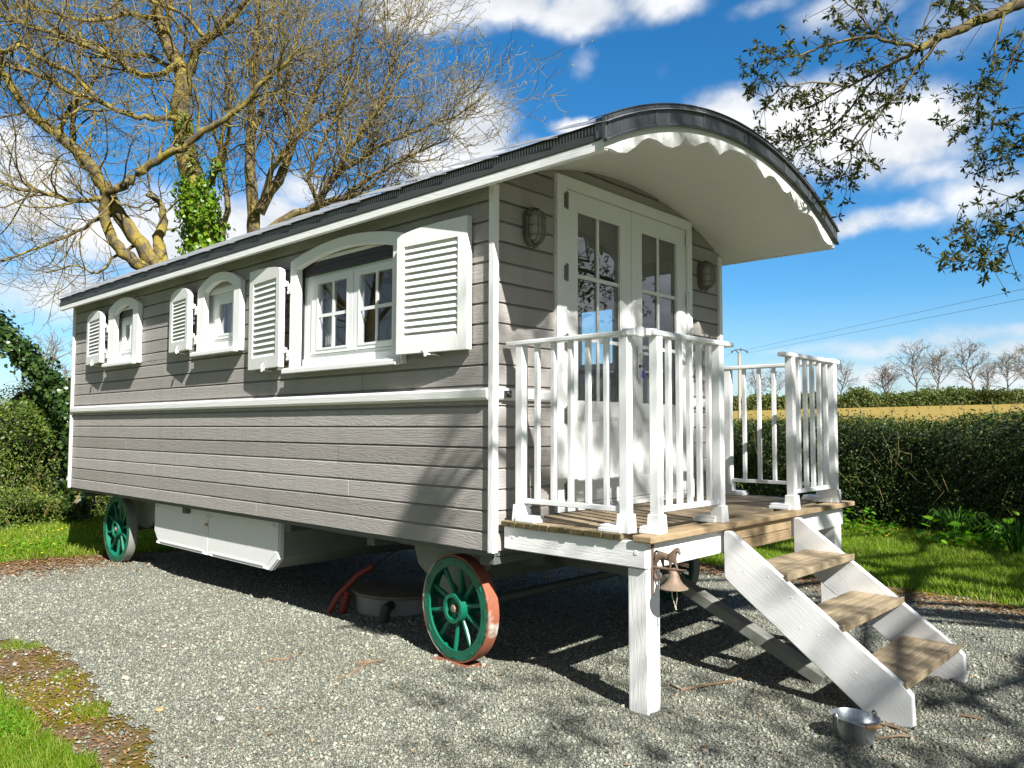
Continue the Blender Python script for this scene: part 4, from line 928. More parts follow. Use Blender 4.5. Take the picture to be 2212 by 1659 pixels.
# ploughed field on the rise beyond the hedge
fx = np.linspace(-110, 230, 90); fs_ = np.linspace(24, 168, 60); RR = np.array([RIGHT.x, RIGHT.y]); RR /= np.linalg.norm(RR)
U, S = np.meshgrid(fx, fs_, indexing='ij'); X = CAM.x+RR[0]*U+FH[0]*S; Y = CAM.y+RR[1]*U+FH[1]*S
idx = np.arange(X.size).reshape(X.shape); F = np.stack([idx[:-1,:-1], idx[1:,:-1], idx[1:,1:], idx[:-1,1:]], -1).reshape(-1, 4)
tag(mesh_np('field', np.stack([X, Y, H(X, Y)+.12], -1).reshape(-1, 3), F, MAT['field'], smooth=True), kind='structure')
# ------------------------------------------------------------------ loose stones
def scatter(n, ext, cond, view=True):
    x = rng.uniform(ext[0], ext[1], n); y = rng.uniform(ext[2], ext[3], n); k = cond(x, y); x, y = x[k], y[k]; z = H(x, y)
    if view: k = in_view(x, y, z); x, y, z = x[k], y[k], z[k]
    return x, y, z
OCT = np.array([(1,0,0),(-1,0,0),(0,1,0),(0,-1,0),(0,0,1),(0,0,-1)], float); OF = np.array([(0,2,4),(2,1,4),(1,3,4),(3,0,4),(2,0,5),(1,2,5),(3,1,5),(0,3,5)])
dist = lambda x, y: np.hypot(x-CAM.x, y-CAM.y)
gx = lambda x, y: in_poly(x+.10*wob(x, y, 5.)+.07*wob(y, x, 19.), y+.10*wob(y+9, x, 5.)+.07*wob(x+4, y, 19.), GP)
x, y, z = scatter(800000, (-7.2, 4.6, -3.2, 4.2), lambda x, y: (gx(x, y) | (in_poly(x, y, SP) & (rng.uniform(size=len(x)) < .10+.25*(wob(x, y, 9.) > .1)))) & (rng.uniform(size=len(x)) < np.minimum(1, (3.1/dist(x, y))**1.7)))
k = len(x); t = OCT[None]*(1+rng.uniform(-.35, .35, (k, 6, 1)))*np.stack([rng.uniform(.8,1.3,k), rng.uniform(.6,1.1,k), rng.uniform(.45,.8,k)], -1)[:,None,:]
sc = np.clip(rng.lognormal(math.log(.0044), .46, k), .003, .016)*np.clip(dist(x, y)/3.5, 1, 1.5)**.5
V = np.einsum('nij,nkj->nki', rand_rot(k, upright=.55), t)*sc[:,None,None]+np.stack([x, y, z+.010+sc*.15], -1)[:,None,:]
tag(mesh_np('gravel', V.reshape(-1, 3), (OF[None]+(np.arange(k)*6)[:,None,None]).reshape(-1, 3), MAT['stone']), 'loose grey green gravel spread over the drive', 'gravel', kind='stuff')
NST = k
# ------------------------------------------------------------------ grass
BL = np.array([(-1,0,0),(1,0,0),(.75,.10,.5),(-.75,.10,.5),(.35,.38,.85),(-.35,.38,.85),(0,.62,1.)]); BF = np.array([(0,1,2),(0,2,3),(3,2,4),(3,4,5),(5,4,6)])
def blades(x, y, z, w, h, lean=.8):
    k = len(x); return inst(BL, BF, np.stack([x, y, z], -1), rand_rot(k, upright=lean), np.stack([w, h, h], -1))
lawn = lambda x, y: ~in_poly(x+.10*wob(x, y, 7.), y+.10*wob(y, x, 7.), SP)
parts = []
def hedgeline(x): return 7.33-(x-1.09)*.236     # foot of the right-hand hedge
a = scatter(280000, (-3.2, 8, 3.8, 9.3), lambda x, y: lawn(x, y) & (y < hedgeline(x)+.15)); k = len(a[0]); parts.append(blades(*a, rng.uniform(.002,.0042,k), rng.uniform(.025,.075,k)*(1+.5*sstep((a[1]-hedgeline(a[0])+.7)/.7)), .72))
a = scatter(30000, (-9, -2.2, 3.4, 8.5), lawn); k = len(a[0]); parts.append(blades(*a, rng.uniform(.003,.006,k), rng.uniform(.04,.10,k), .7))
a = scatter(130000, (-12, -4.6, -5.0, 4.5), lawn); k = len(a[0]); parts.append(blades(*a, rng.uniform(.003,.006,k), rng.uniform(.035,.10,k), .72))
a = scatter(230000, (-4.6, .3, -2.9, -1.5), lambda x, y: ~in_poly(x+.16*wob(x, y, 8.)+.08*wob(y, x, 23.), y+.13*wob(y, x, 9.)+.06*wob(x, y, 27.), SP) & (wob(x, y, 13.) > -.75)); k = len(a[0]); parts.append(blades(*a, rng.uniform(.0012,.0028,k), rng.uniform(.02,.07,k), .7))
a = scatter(60000, (-4.2, .3, -2.3, -1.35), lambda x, y: in_poly(x, y, SP) & ~gx(x, y) & (wob(x, y, 6.)+.5*wob(y, x, 15.) > .40)); k = len(a[0]); parts.append(blades(*a, rng.uniform(.001,.002,k), rng.uniform(.015,.05,k), .6))
v, f = cat(parts); tag(mesh_np('grass', v, f, MAT['grass']), 'bright green lawn grass growing round the gravel drive', 'grass', kind='stuff')
# clover and low weeds in the near corner of lawn, moss and dry leaves on the verge
LEAF = np.array([(0,0,0),(.5,.28,.06),(1,0,-.04),(.5,-.28,.06),(.5,0,-.02)]); LF = np.array([(0,1,4),(1,2,4),(2,3,4),(3,0,4)])
ROUND = np.array([(0,0,0),(.35,.36,.05),(.8,.36,.05),(1,0,0),(.8,-.36,.05),(.35,-.36,.05),(.5,0,-.05)]); RF = np.array([(0,1,6),(1,2,6),(2,3,6),(3,4,6),(4,5,6),(5,0,6)])
def flatrot(n, up=.85): return rand_rot(n, upright=up)
a = scatter(30000, (-3.0, .2, -2.6, -1.6), lambda x, y: lawn(x, y) & (wob(x, y, 4.) > -.15)); k = len(a[0]); pos = np.stack([a[0], a[1], a[2]+rng.uniform(.01,.055,k)], -1)
v1 = inst(ROUND, RF, pos, flatrot(k, .6), rng.uniform(.010,.020,k))
a = scatter(9000, (-10.5, -6.0, -3, 2.), lambda x, y: lawn(x, y) & (wob(x, y, 3.) > .3)); k = len(a[0]); pos = np.stack([a[0], a[1], a[2]+rng.uniform(.02,.10,k)], -1)
v2 = inst(ROUND, RF, pos, flatrot(k, .6), rng.uniform(.02,.045,k))
v, f = cat([v1, v2]); tag(mesh_np('clover', v, f, MAT['weed']), 'clover and small round weeds among the lawn grass', 'clover', kind='stuff')
verge = lambda x, y: in_poly(x, y, SP) & ~in_poly(x+.12*wob(x, y, 5.), y+.12*wob(y+9, x, 5.), GP)
a = scatter(90000, (-4.5, .6, -3.2, -1.3), lambda x, y: verge(x, y) & (wob(x, y, 4.5)+.4*wob(y, x, 11.) > .10)); k = len(a[0])
v, f = inst(OCT*np.array([1,1,.7]), OF, np.stack([a[0], a[1], a[2]+.006], -1), rand_rot(k), rng.uniform(.003,.008,k)); tag(mesh_np('moss', v, f, MAT['moss']), 'yellow green moss cushions on the bare soil verge', 'moss', kind='stuff')
pl = []
a = scatter(16000, (-4.5, .6, -3.2, -1.2), lambda x, y: verge(x, y)); k = len(a[0]); pl.append(inst(LEAF, LF, np.stack([a[0], a[1], a[2]+.012], -1), flatrot(k, .8), rng.uniform(.008,.030,k)))
a = scatter(9000, (-7.2, -4.6, -1.6, .5), lambda x, y: np.abs(in_poly(x, y, GP)*1.) < 2); k = len(a[0]); w_ = np.exp(-((a[0]+6.3+.3*wob(a[1], a[0], 2.))/.75)**2) > rng.uniform(size=k); a = tuple(q[w_] for q in a); k = len(a[0])
pl.append(inst(LEAF*np.array([1,.35,1]), LF, np.stack([a[0], a[1], a[2]+.016], -1), flatrot(k, .85), rng.uniform(.02,.09,k)))
a = scatter(20000, (-1, 6, 2.9, 4.4), lambda x, y: np.abs(y-3.66+.12*wob(x, y, 3.)) < .36*rng.uniform(size=len(x))**.6*(1+.5*wob(y, x, 4.))); k = len(a[0]); pl.append(inst(LEAF, LF, np.stack([a[0], a[1], a[2]+.016], -1), flatrot(k, .8), rng.uniform(.012,.05,k)))
a = scatter(1500, (-6, 3, -2.5, 3.6), gx); k = len(a[0]); w_ = rng.uniform(size=k) < .75; a = tuple(q[w_] for q in a); k = len(a[0]); pl.append(inst(LEAF, LF, np.stack([a[0], a[1], a[2]+.018], -1), flatrot(k, .85), rng.uniform(.008,.03,k)))
v, f = cat(pl); tag(mesh_np('leaf_litter', v, f, MAT['litter']), 'dry brown leaves and straw strewn along the gravel edges', 'leaf litter', kind='stuff')
pl = []
for (ext, nn) in (((-10.3, -6.3, -2.2, 1.5), 500), ((-1.2, -.2, 6.6, 7.6), 60)):
    a = scatter(nn, ext, lawn); k = len(a[0]); pl.append(inst(ROUND*np.array([1,1,.2])-np.array([.5,0,0]), RF, np.stack([a[0], a[1], a[2]+rng.uniform(.05,.10,k)], -1), flatrot(k, .8), rng.uniform(.012,.03,k)))
v, f = cat(pl); tag(mesh_np('dandelion_flowers', v, f, MAT['petal']), 'tiny yellow dandelion flowers dotted in the lawn', 'flowers', kind='stuff')
# ------------------------------------------------------------------ separate stones, sticks and seedlings
for i, (x, y, r_, c, lab) in enumerate(((-1.349,-1.367,.020,'pale',"pale flat stone at the upper edge of the mossy verge"), (-.762,-1.433,.022,'ochre',"ochre stone lying on gravel beside the mossy verge"), (-1.785,-.98,.018,'pale',"small pinkish stone alone on open gravel before the locker"), (-.437,-1.30,.024,'grey',"flat grey stone nearest the bottom of the gravel"))):
    mb = MB(); mb.ball((x, y, float(H(x, y))+.016), r_, 8, 1.25, .85, .5)
    mb.v = [(a+random.uniform(-.003,.003), b+random.uniform(-.003,.003), c_+random.uniform(-.002,.002)) for a, b, c_ in mb.v]
    mt = simple('loose_stone_'+c, {'pale': (.40,.34,.25), 'ochre': (.38,.26,.12), 'grey': (.30,.30,.27)}[c], .8, 0, .2, 40); tag(mb.build('stone', mt), lab, 'stone', 'bigger stones on the gravel')
STK = [([(-1.05,-.738,0),(-1.10,-.70,0),(-1.12,-.64,0),(-1.07,-.58,0),(-1.13,-.50,0)], .009, 'hooked bark twig lying on gravel before the drain chamber'),
       ([(-.535,-.607,0),(-.55,-.53,0),(-.60,-.43,0),(-.66,-.33,0),(-.69,-.263,0)], .010, 'frayed brown twig lying left of the front wheel'),
       ([(.732,.555,0),(.80,.50,0),(.859,.478,0),(.93,.62,.01),(.98,.80,0),(1.0,.93,0),(.961,1.11,0)], .010, 'long curved stick lying behind the white porch leg'),
       ([(1.763,.463,0),(1.80,.54,.0),(1.85,.60,.006),(1.90,.64,0)], .007, 'thin stick on the gravel in front of the bucket'),
       ([(1.725,.70,.0),(1.80,.695,.004),(1.869,.677,0)], .010, 'short pale split stick tucked under the near stair foot'),
       ([(1.96,1.066,0),(2.02,1.07,.004),(2.063,1.078,0)], .011, 'stubby brown stick lying on gravel right of the stairs')]
for P, r_, lab in STK:
    pts = [(a, b, float(H(a, b))+.014+c) for a, b, c in P]; mb = MB(); k = len(pts); r_ *= .72; mb.tube(pts, [r_*(.55+.45*math.sin(math.pi*(i+.6)/(k+.2))) for i in range(k)], 7)
    if 'frayed' in lab:
        for j in range(9): p = Vector(pts[-2]); mb.tube([p+Vector((random.uniform(-.04,.04), random.uniform(-.05,.05), .004)), p+Vector((random.uniform(-.10,.10), random.uniform(-.08,.14), .012))], [.004,.0015], 5)
    tag(mb.build('stick', MAT['stick'], smooth=True), lab, 'stick', 'sticks fallen on the gravel')
# ================================================================== PLANT BUILDING
def tubes_np(P, Rr, n):
    """P (S,K,3) polylines, Rr (S,K) radii -> quads"""
    S, K, _ = P.shape; T = np.gradient(P, axis=1); T /= np.linalg.norm(T, axis=2, keepdims=True)+1e-9
    ref = rng.normal(size=(S,1,3)); a = np.cross(T, np.broadcast_to(ref, T.shape)); a /= np.linalg.norm(a, axis=2, keepdims=True)+1e-9; b = np.cross(T, a)
    t = 2*np.pi*np.arange(n)/n; V = P[:,:,None,:]+(a[:,:,None,:]*np.cos(t)[None,None,:,None]+b[:,:,None,:]*np.sin(t)[None,None,:,None])*Rr[:,:,None,None]
    base = (np.arange(S)*K*n)[:,None,None]+(np.arange(K-1)*n)[None,:,None]; j = np.arange(n)[None,None,:]; j2 = (j+1) % n
    F = np.stack([base+j, base+j2, base+n+j2, base+n+j], -1).reshape(-1, 4); return V.reshape(-1, 3), F
def strands_mesh(name, strands, mt, parent, smooth=True):
    g = {}
    for p, r_ in strands:
        n = 10 if r_[0] > .09 else 7 if r_[0] > .035 else 5 if r_[0] > .014 else 3
        g.setdefault((len(p), n), []).append((p, r_))
    v, f = cat([tubes_np(np.array([q[0] for q in L]), np.array([q[1] for q in L]), n) for (k, n), L in g.items()])
    return mesh_np(name, v, f, mt, parent, smooth=smooth)
def smooth_line(pts, rad, m, jit=.0):
    """Catmull-Rom through pts, m points out"""
    P = np.array([tuple(p) for p in pts], float); Q = np.vstack([2*P[0]-P[1], P, 2*P[-1]-P[-2]]); k = len(P)-1; out, rr_ = [], []
    for i in range(m):
        s = i/(m-1)*k; j = min(int(s), k-1); t = s-j; a, b, c, d = Q[j], Q[j+1], Q[j+2], Q[j+3]
        out.append(.5*((2*b)+(-a+c)*t+(2*a-5*b+4*c-d)*t*t+(-a+3*b-3*c+d)*t**3)); rr_.append(rad[0]+(rad[1]-rad[0])*(i/(m-1))**.8)
    out = np.array(out)
    if jit: out[1:-1] += np.random.default_rng(len(pts)*7+m).normal(size=(m-2, 3))*jit
    return out, np.array(rr_)
def grow(strands, p, d, L, r_, lvl, R_, cfg):
    """one shoot with its side shoots; cfg per level: (segments, wobble, lift, children range, length ratio, angle range)"""
    seg, wb, lift, ch, lr, an = cfg[min(lvl, len(cfg)-1)]
    pts = [np.array(p)]; d = np.array(d, float); d /= np.linalg.norm(d); dirs = []
    for i in range(seg):
        d = d+R_.normal(size=3)*wb+np.array([0, 0, lift*(i/seg if lift > 0 else 1)]); d /= np.linalg.norm(d); dirs.append(d.copy()); pts.append(pts[-1]+d*L/seg)
    rad = np.linspace(r_, max(r_*.35, .0030), seg+1); strands.setdefault(lvl, []).append((np.array(pts), rad))
    if lvl+1 < len(cfg):
        for _ in range(int(R_.integers(ch[0], ch[1]+1))):
            t = R_.uniform(.25, 1.); i = min(int(t*seg), seg-1); fr = t*seg-i; q = pts[i]*(1-fr)+pts[i+1]*fr; dd = dirs[i]
            ax_ = R_.normal(size=3); ax_ -= ax_.dot(dd)*dd; ax_ /= np.linalg.norm(ax_); a = R_.uniform(*an)
            grow(strands, q, dd*math.cos(a)+ax_*math.sin(a), L*R_.uniform(*lr)*(1.15-.4*t), max(rad[i]*.62, .0034), lvl+1, R_, cfg)
LIMBCFG = [(7, .16, .10, (5, 8), (.40, .70), (.5, 1.1)), (7, .20, .12, (3, 5), (.40, .75), (.5, 1.15)), (6, .24, .24, (1, 3), (.45, .8), (.5, 1.2)), (4, .25, .35, (0, 0), (.5, .7), (.5, 1.))]
def spawn(strands, line, rad, R_, n, Lr, rr_, t0=.15, side=None):
    k = len(line)
    for _ in range(n):
        t = R_.uniform(t0, 1.); i = min(int(t*(k-1)), k-2); d = line[i+1]-line[i]; d = d/np.linalg.norm(d)
        ax_ = R_.normal(size=3); ax_[2] += .25
        if side is not None: ax_ = ax_+side
        ax_ -= ax_.dot(d)*d; ax_ /= np.linalg.norm(ax_); a = R_.uniform(.5, 1.15)
        grow(strands, line[i], d*math.cos(a)+ax_*math.sin(a), R_.uniform(*Lr), max(.006, min(rad[i]*.5, R_.uniform(*rr_))), 1, R_, LIMBCFG)
def bare_tree(name, label, limbs, seed, depth0, bark, ground_xy=None, ivy=None, bud=True, spawn_n=1.0, Lr=(.7, 1.7), fan=None, dark=.0):
    """limbs: list of (pixel polyline with depths, radius0, radius1, spawn count)"""
    R_ = np.random.default_rng(seed); S = {}; trunk = []
    lines = []
    for (pp, r0, r1, ns) in limbs:
        pts = [np.array(at(x, y, d)) for x, y, d in pp]; m = max(8, 3*len(pts)); ln, rd = smooth_line(pts, (r0, r1), m, .012); trunk.append((ln, rd)); lines.append((ln, rd, ns))
    base = lines[0][0][0]; gx_, gy_ = base[0], base[1]; gz = float(H(gx_, gy_))
    root = thing(name, (gx_, gy_, gz), label, 'tree', 'leafless trees behind the wagon')
    foot = np.linspace(base, np.array([gx_+.05, gy_+.05, gz-.1]), 5)[::-1]; trunk.append((foot, np.linspace(lines[0][1][0]*1.5, lines[0][1][0], 5)))
    tk_ = strands_mesh('trunk', trunk, bark, root)
    for ln, rd, ns in lines: spawn(S, ln, rd, R_, int(ns*spawn_n), Lr, (.007, .02), .2, fan)
    br = S.get(1, [])+S.get(2, []); strands_mesh('branches', br, bark, root) if br else None
    tw = S.get(3, [])+S.get(4, [])
    if tw: strands_mesh('twigs', tw, MAT['twig'], root)
    if bud and tw:
        tips = np.array([p[-1] for p, r_ in tw]); pick = R_.uniform(size=len(tips)) < .55; tips = tips[pick]; k = len(tips)
        rep = 3; pos = np.repeat(tips, rep, 0)+R_.normal(size=(k*rep, 3))*.008; v, f = inst(LEAF, LF, pos, rand_rot(k*rep, R_), R_.uniform(.012, .038, k*rep)); mesh_np('buds', v, f, MAT['bud'], root)
    if ivy:
        vs = []
        for (li, t0, t1, nn, spread, sz) in ivy:
            ln, rd, _ = lines[li]; t = R_.uniform(t0, t1, nn)*(len(ln)-1); i = np.minimum(t.astype(int), len(ln)-2); fr = (t-i)[:,None]; c = ln[i]*(1-fr)+ln[i+1]*fr
            d = R_.normal(size=(nn, 3)); d[:,2] *= .3; d /= np.linalg.norm(d, axis=1, keepdims=True); rr_ = rd[i]*1.0+np.abs(R_.normal(size=nn))*spread
            pos = c+d*rr_[:,None]; rot = rand_rot(nn, R_); z = d+R_.normal(size=(nn,3))*.45; z /= np.linalg.norm(z, axis=1, keepdims=True); x = np.cross(z, R_.normal(size=(nn,3))); x /= np.linalg.norm(x, axis=1, keepdims=True)
            rot = np.stack([x, np.cross(z, x), z], 2); vs.append(inst(np.array([(0,0,0),(.3,.45,.04),(1,0,0),(.3,-.45,.04),(.4,0,-.05)]), LF, pos, rot, R_.uniform(sz[0], sz[1], nn)))
        v, f = cat(vs); mesh_np('ivy', v, f, MAT['ivy'], root)
    return root
q = lambda L, d: [(x*.4948, y*.4948, (d if not hasattr(d, '__len__') else d[0]+(d[1]-d[0])*i/(len(L)-1))) for i, (x, y) in enumerate(L)]
bare_tree('lichen_tree', 'bare many stemmed tree with yellow lichen limbs rising over the roof rear', [
  (q([(700,1190),(610,1065),(520,930),(455,830),(420,760),(340,660),(250,590),(180,530),(120,475),(40,370),(0,300)], (12.4,11.2)), .125, .05, 26),
  (q([(650,1185),(560,1120),(490,1040),(455,930),(470,850),(540,815),(600,760),(690,700),(800,640),(900,570),(1000,510),(1080,440),(1150,360),(1230,300),(1280,230)], (12.3,11.0)), .10, .024, 34),
  (q([(715,1190),(690,1050),(720,960),(700,890),(640,850)], (12.5,12.8)), .12, .03, 8),
  (q([(520,925),(470,870),(350,880),(200,845),(80,820),(-40,790)], (12.2,11.4)), .055, .02, 22),
  (q([(420,760),(330,690),(320,560),(330,430),(345,250),(350,60)], (12.1,11.8)), .05, .015, 16),
  (q([(250,590),(300,480),(400,380),(470,240),(490,60)], (11.9,12.5)), .045, .012, 16),
  (q([(520,930),(420,960),(300,1030),(150,1090),(-30,1150)], (12.2,11.6)), .04, .012, 18),
  (q([(610,1065),(500,1120),(430,1190),(330,1160),(200,1190)], (12.3,12.0)), .03, .010, 14)], 21, 12, MAT['bark_lichen'])
bare_tree('ivy_clad_tree', 'tall bare tree whose trunk is wrapped in bright green ivy', [
  (q([(890,1130),(880,1000),(868,900),(840,780),(815,680),(800,560),(790,450),(800,330),(762,250),(720,150),(690,60),(680,-60)], (12.9,12.6)), .25, .07, 26),
  (q([(805,360),(830,300),(870,200),(950,140),(1020,70),(1090,-20)], (12.8,12.3)), .09, .045, 22),
  (q([(790,520),(740,520),(650,515),(560,500),(430,440),(330,410),(220,350),(120,310),(-30,280)], (12.7,11.3)), .05, .028, 34),
  (q([(770,280),(690,330),(600,320),(520,270),(430,220),(330,180),(210,140),(100,100),(-30,70)], (12.6,11.2)), .048, .028, 34),
  (q([(430,440),(300,310),(190,260),(100,200),(-20,235)], (11.8,11.2)), .04, .03, 18),
  (q([(755,250),(730,130),(745,20),(750,-60)], (12.8,12.9)), .07, .04, 10),
  (q([(868,860),(920,780),(960,700),(965,600),(1000,470),(1010,330)], (12.9,12.4)), .07, .02, 18),
  (q([(800,330),(640,240),(540,240),(420,190),(350,210)], (12.9,13.6)), .05, .02, 16),
  (q([(700,90),(560,60),(400,90),(240,60),(60,20)], (12.8,12.2)), .05, .02, 22),
  (q([(900,170),(800,60),(620,-10),(500,-40)], (12.6,12.0)), .04, .015, 16)], 22, 12.8, MAT['bark_lichen'],
  ivy=[(0, .0, .25, 2300, .09, (.045,.10)), (0, .25, .5, 260, .05, (.04,.08)), (6, .0, .4, 200, .05, (.04,.08))])
bare_tree('slender_tree', 'slender bare brown tree standing right of the ivy clad trunk', [
  (q([(1112,1050),(1100,850),(1088,650),(1100,480),(1110,330),(1120,150),(1130,-20)], (12.9,12.6)), .115, .03, 30),
  (q([(1130,930),(1220,770),(1290,600),(1340,480),(1400,330),(1430,160)], (12.8,12.4)), .10, .02, 34),
  (q([(1145,900),(1180,760),(1260,640),(1400,520),(1560,430)], (12.8,12.0)), .06, .02, 26),
  (q([(965,1085),(990,900),(975,720),(1000,560),(985,420),(990,200)], (13.,13.2)), .06, .02, 16),
  (q([(1095,600),(1150,470),(1170,330),(1180,150),(1190,10)], (12.8,12.6)), .05, .015, 20),
  (q([(1290,600),(1240,480),(1260,330),(1300,170),(1330,20)], (12.6,12.4)), .045, .015, 24)], 23, 12.8, MAT['bark_plain'])
bare_tree('spreading_tree', 'low spreading bare tree fanning thin twigs out over the roof', [
  (q([(1170,1015),(1260,950),(1370,910),(1400,870),(1500,700),(1560,600),(1650,480),(1740,340),(1800,260)], (12.2,11.2)), .085, .012, 40),
  (q([(1370,905),(1460,870),(1560,850),(1650,835),(1760,790)], (12.0,11.4)), .06, .012, 24),
  (q([(1320,985),(1380,900),(1350,780),(1400,640),(1480,470),(1560,300)], (12.2,11.6)), .05, .012, 30),
  (q([(1440,800),(1560,700),(1700,620),(1850,560),(1990,500),(2080,450)], (11.9,11.0)), .04, .010, 36),
  (q([(1500,860),(1620,770),(1760,700),(1880,640),(1960,600)], (11.8,11.0)), .035, .010, 34),
  (q([(1500,700),(1600,540),(1680,400),(1720,250),(1740,150)], (11.8,11.2)), .03, .010, 32),
  (q([(1480,560),(1500,420),(1540,250),(1560,120),(1570,30)], (12.2,11.8)), .03, .010, 28)], 24, 12.2, MAT['bark_plain'], Lr=(.6, 1.35), fan=np.array(RIGHT)*.35+np.array([0,0,.25]))
# tree off to the left of the camera that the side windows mirror
def free_tree(name, label, x, y, h, seed, bark, group=None, spread=.55, cfgn=LIMBCFG):
    R_ = np.random.default_rng(seed); z0 = float(H(x, y)); root = thing(name, (x, y, z0), label, 'tree', group); S = {}
    tl, tr_ = smooth_line([(x, y, z0-.1), (x+.05*h*R_.normal()*.3, y, z0+h*.25), (x+.04*h*R_.normal(), y+.04*h*R_.normal(), z0+h*.5), (x+.06*h*R_.normal(), y+.06*h*R_.normal(), z0+h*.85)], (h*.030, h*.008), 12)
    lines = [(tl, tr_)]
    for i in range(9):
        t = .25+.7*i/9; j = int(t*11); a = i*2.4+R_.uniform(-.4,.4); L = h*spread*(1.1-t*.75)*R_.uniform(.8,1.15); d = np.array([math.cos(a), math.sin(a), R_.uniform(.5,1.1)]); d /= np.linalg.norm(d)
        ln, rd = smooth_line([tl[j], tl[j]+d*L*.4+R_.normal(size=3)*.05*L, tl[j]+d*L*.75+np.array([0,0,.1*L]), tl[j]+d*L+np.array([0,0,.25*L])], (tr_[j]*.7, .012*h/8), 9); lines.append((ln, rd))
    for ln, rd in lines: spawn(S, ln, rd, R_, 9, (h*.10, h*.24), (.006*h/8, .02*h/8), .3)
    strands_mesh('trunk', lines, bark, root); strands_mesh('branches', S.get(1, [])+S.get(2, []), bark, root); 
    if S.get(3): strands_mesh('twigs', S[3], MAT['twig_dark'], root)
    return root
free_tree('bare_tree', 'leafless tree mirrored in the side windows, standing left of the camera', -11.2, -7.4, 8., 40, MAT['twig_dark'])
free_tree('bare_tree', 'leafless tree mirrored in the big window, farther down the lane', -9.5, -10.5, 9.0, 41, MAT['twig_dark'])
# ------------------------------------------------------------------ hedges
def hedge(name, label, path, width, hfun, n, mt, sz, seed, leafy_out=.10, rough_=.13, face=-1, stems=60, coremat=None, low=0.):
    """path: list of (x,y) along the front foot; width goes back from it"""
    R_ = np.random.default_rng(seed); P = np.array(path, float); seg = np.diff(P, axis=0); Ls = np.hypot(*seg.T); cum = np.concatenate([[0], np.cumsum(Ls)]); LT = cum[-1]
    def pos_at(s):
        i = np.clip(np.searchsorted(cum, s, side='right')-1, 0, len(Ls)-1); f = ((s-cum[i])/Ls[i])[:,None]; p = P[i]+seg[i]*f; d = seg[i]/Ls[i][:,None]; return p, np.stack([-d[:,1], d[:,0]], 1)*face
    mid = P.mean(0); root = thing(name, (mid[0], mid[1], float(H(mid[0], mid[1]))), label, 'hedge')
    # core: lumpy closed loaf
    ns, na = max(24, int(LT/.2)), 14; s = np.linspace(0, LT, ns); p, nrm = pos_at(s); V = np.zeros((ns, na, 3)); 
    for j in range(na):
        a = math.pi*j/(na-1); u = (1-math.cos(a))/2; hh = math.sin(a)**.35 if 0 < j < na-1 else 0
        b = .10+.09*wob(s*1.0, np.full(ns, j*.7), 2.2); h_ = hfun(s)
        off = (u*(width-.2)+.10+b)*1.; zz = hh*(h_-.07+.06*wob(s, np.full(ns, j*.5), 3.))
        xy = p+nrm*off[:,None]; V[:,j,:2] = xy; V[:,j,2] = H(xy[:,0], xy[:,1])+zz
    idx = np.arange(ns*na).reshape(ns, na); F = np.stack([idx[:-1,:-1], idx[1:,:-1], idx[1:,1:], idx[:-1,1:]], -1).reshape(-1, 4)
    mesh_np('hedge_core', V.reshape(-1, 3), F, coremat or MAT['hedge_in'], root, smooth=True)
    s = R_.uniform(0, LT, n); p, nrm = pos_at(s); h_ = hfun(s)
    kind = R_.uniform(size=n); v_ = R_.uniform(low, 1, n)**.9; u = np.where(kind < .68, np.abs(R_.normal(size=n))*.13-rough_*wob(s, v_*3, 2.6)-.02, R_.uniform(0, width, n)); zz = np.where(kind < .68, v_*h_*(1+.03*R_.normal(size=n)), h_-np.abs(R_.normal(size=n))*.10+.05*wob(s, u*2, 4.)+.05*R_.normal(size=n)*(R_.uniform(size=n) < .25))
    u = u+np.where(kind < .68, .14*np.clip((zz/h_-.75)/.25, 0, 1)**2, 0); xy = p+nrm*u[:,None]; pos = np.stack([xy[:,0], xy[:,1], H(xy[:,0], xy[:,1])+np.maximum(zz, .02)], 1)
    out = np.where((kind < .68)[:,None], np.stack([-nrm[:,0], -nrm[:,1], np.full(n, .55)], 1), np.array([0,0,1.])); z = out+R_.normal(size=(n,3))*.65; z /= np.linalg.norm(z, axis=1, keepdims=True); x = np.cross(z, R_.normal(size=(n,3))); x /= np.linalg.norm(x, axis=1, keepdims=True)
    v, f = inst(LEAF, LF, pos, np.stack([x, np.cross(z, x), z], 2), R_.uniform(sz[0], sz[1], n)); mesh_np('hedge_leaves', v, f, mt, root)
    # shoots that stick out of the top and face
    st_ = []; lv = []
    for i in range(stems):
        s0 = R_.uniform(0, LT, 1); p0, n0 = pos_at(s0); topsh = R_.uniform() < .55; h0 = float(hfun(s0)[0]); u0 = R_.uniform(.1, width*.6) if topsh else R_.uniform(-.08, .03); z0 = h0-.15 if topsh else R_.uniform(.1, h0*.7)
        b = np.array([p0[0,0]+n0[0,0]*u0, p0[0,1]+n0[0,1]*u0, 0]); b[2] = float(H(b[0], b[1]))+z0; d = np.array([R_.normal()*.3, R_.normal()*.3, 1.]) if topsh else np.array([-n0[0,0]*.25+R_.normal()*.5, -n0[0,1]*.25+R_.normal()*.3, .8]); d /= np.linalg.norm(d); L = R_.uniform(.15, .5)
        pts = np.array([b, b+d*L*.5+R_.normal(size=3)*.035, b+d*L+R_.normal(size=3)*.07]); st_.append((pts, np.array([.0035,.003,.002])))
        for t in R_.uniform(.3, 1, 9): lv.append(pts[0]*(1-t)+pts[2]*t+R_.normal(size=3)*.015)
    strands_mesh('shoots', st_, MAT['twig'], root); lv = np.array(lv); v, f = inst(LEAF, LF, lv, rand_rot(len(lv), R_), R_.uniform(sz[0], sz[1], len(lv))); mesh_np('shoot_leaves', v, f, mt, root)
    return root
MAT['hedge_in'] = simple('hedge_inside', (.010,.013,.006), .95, 0, .5, 9)
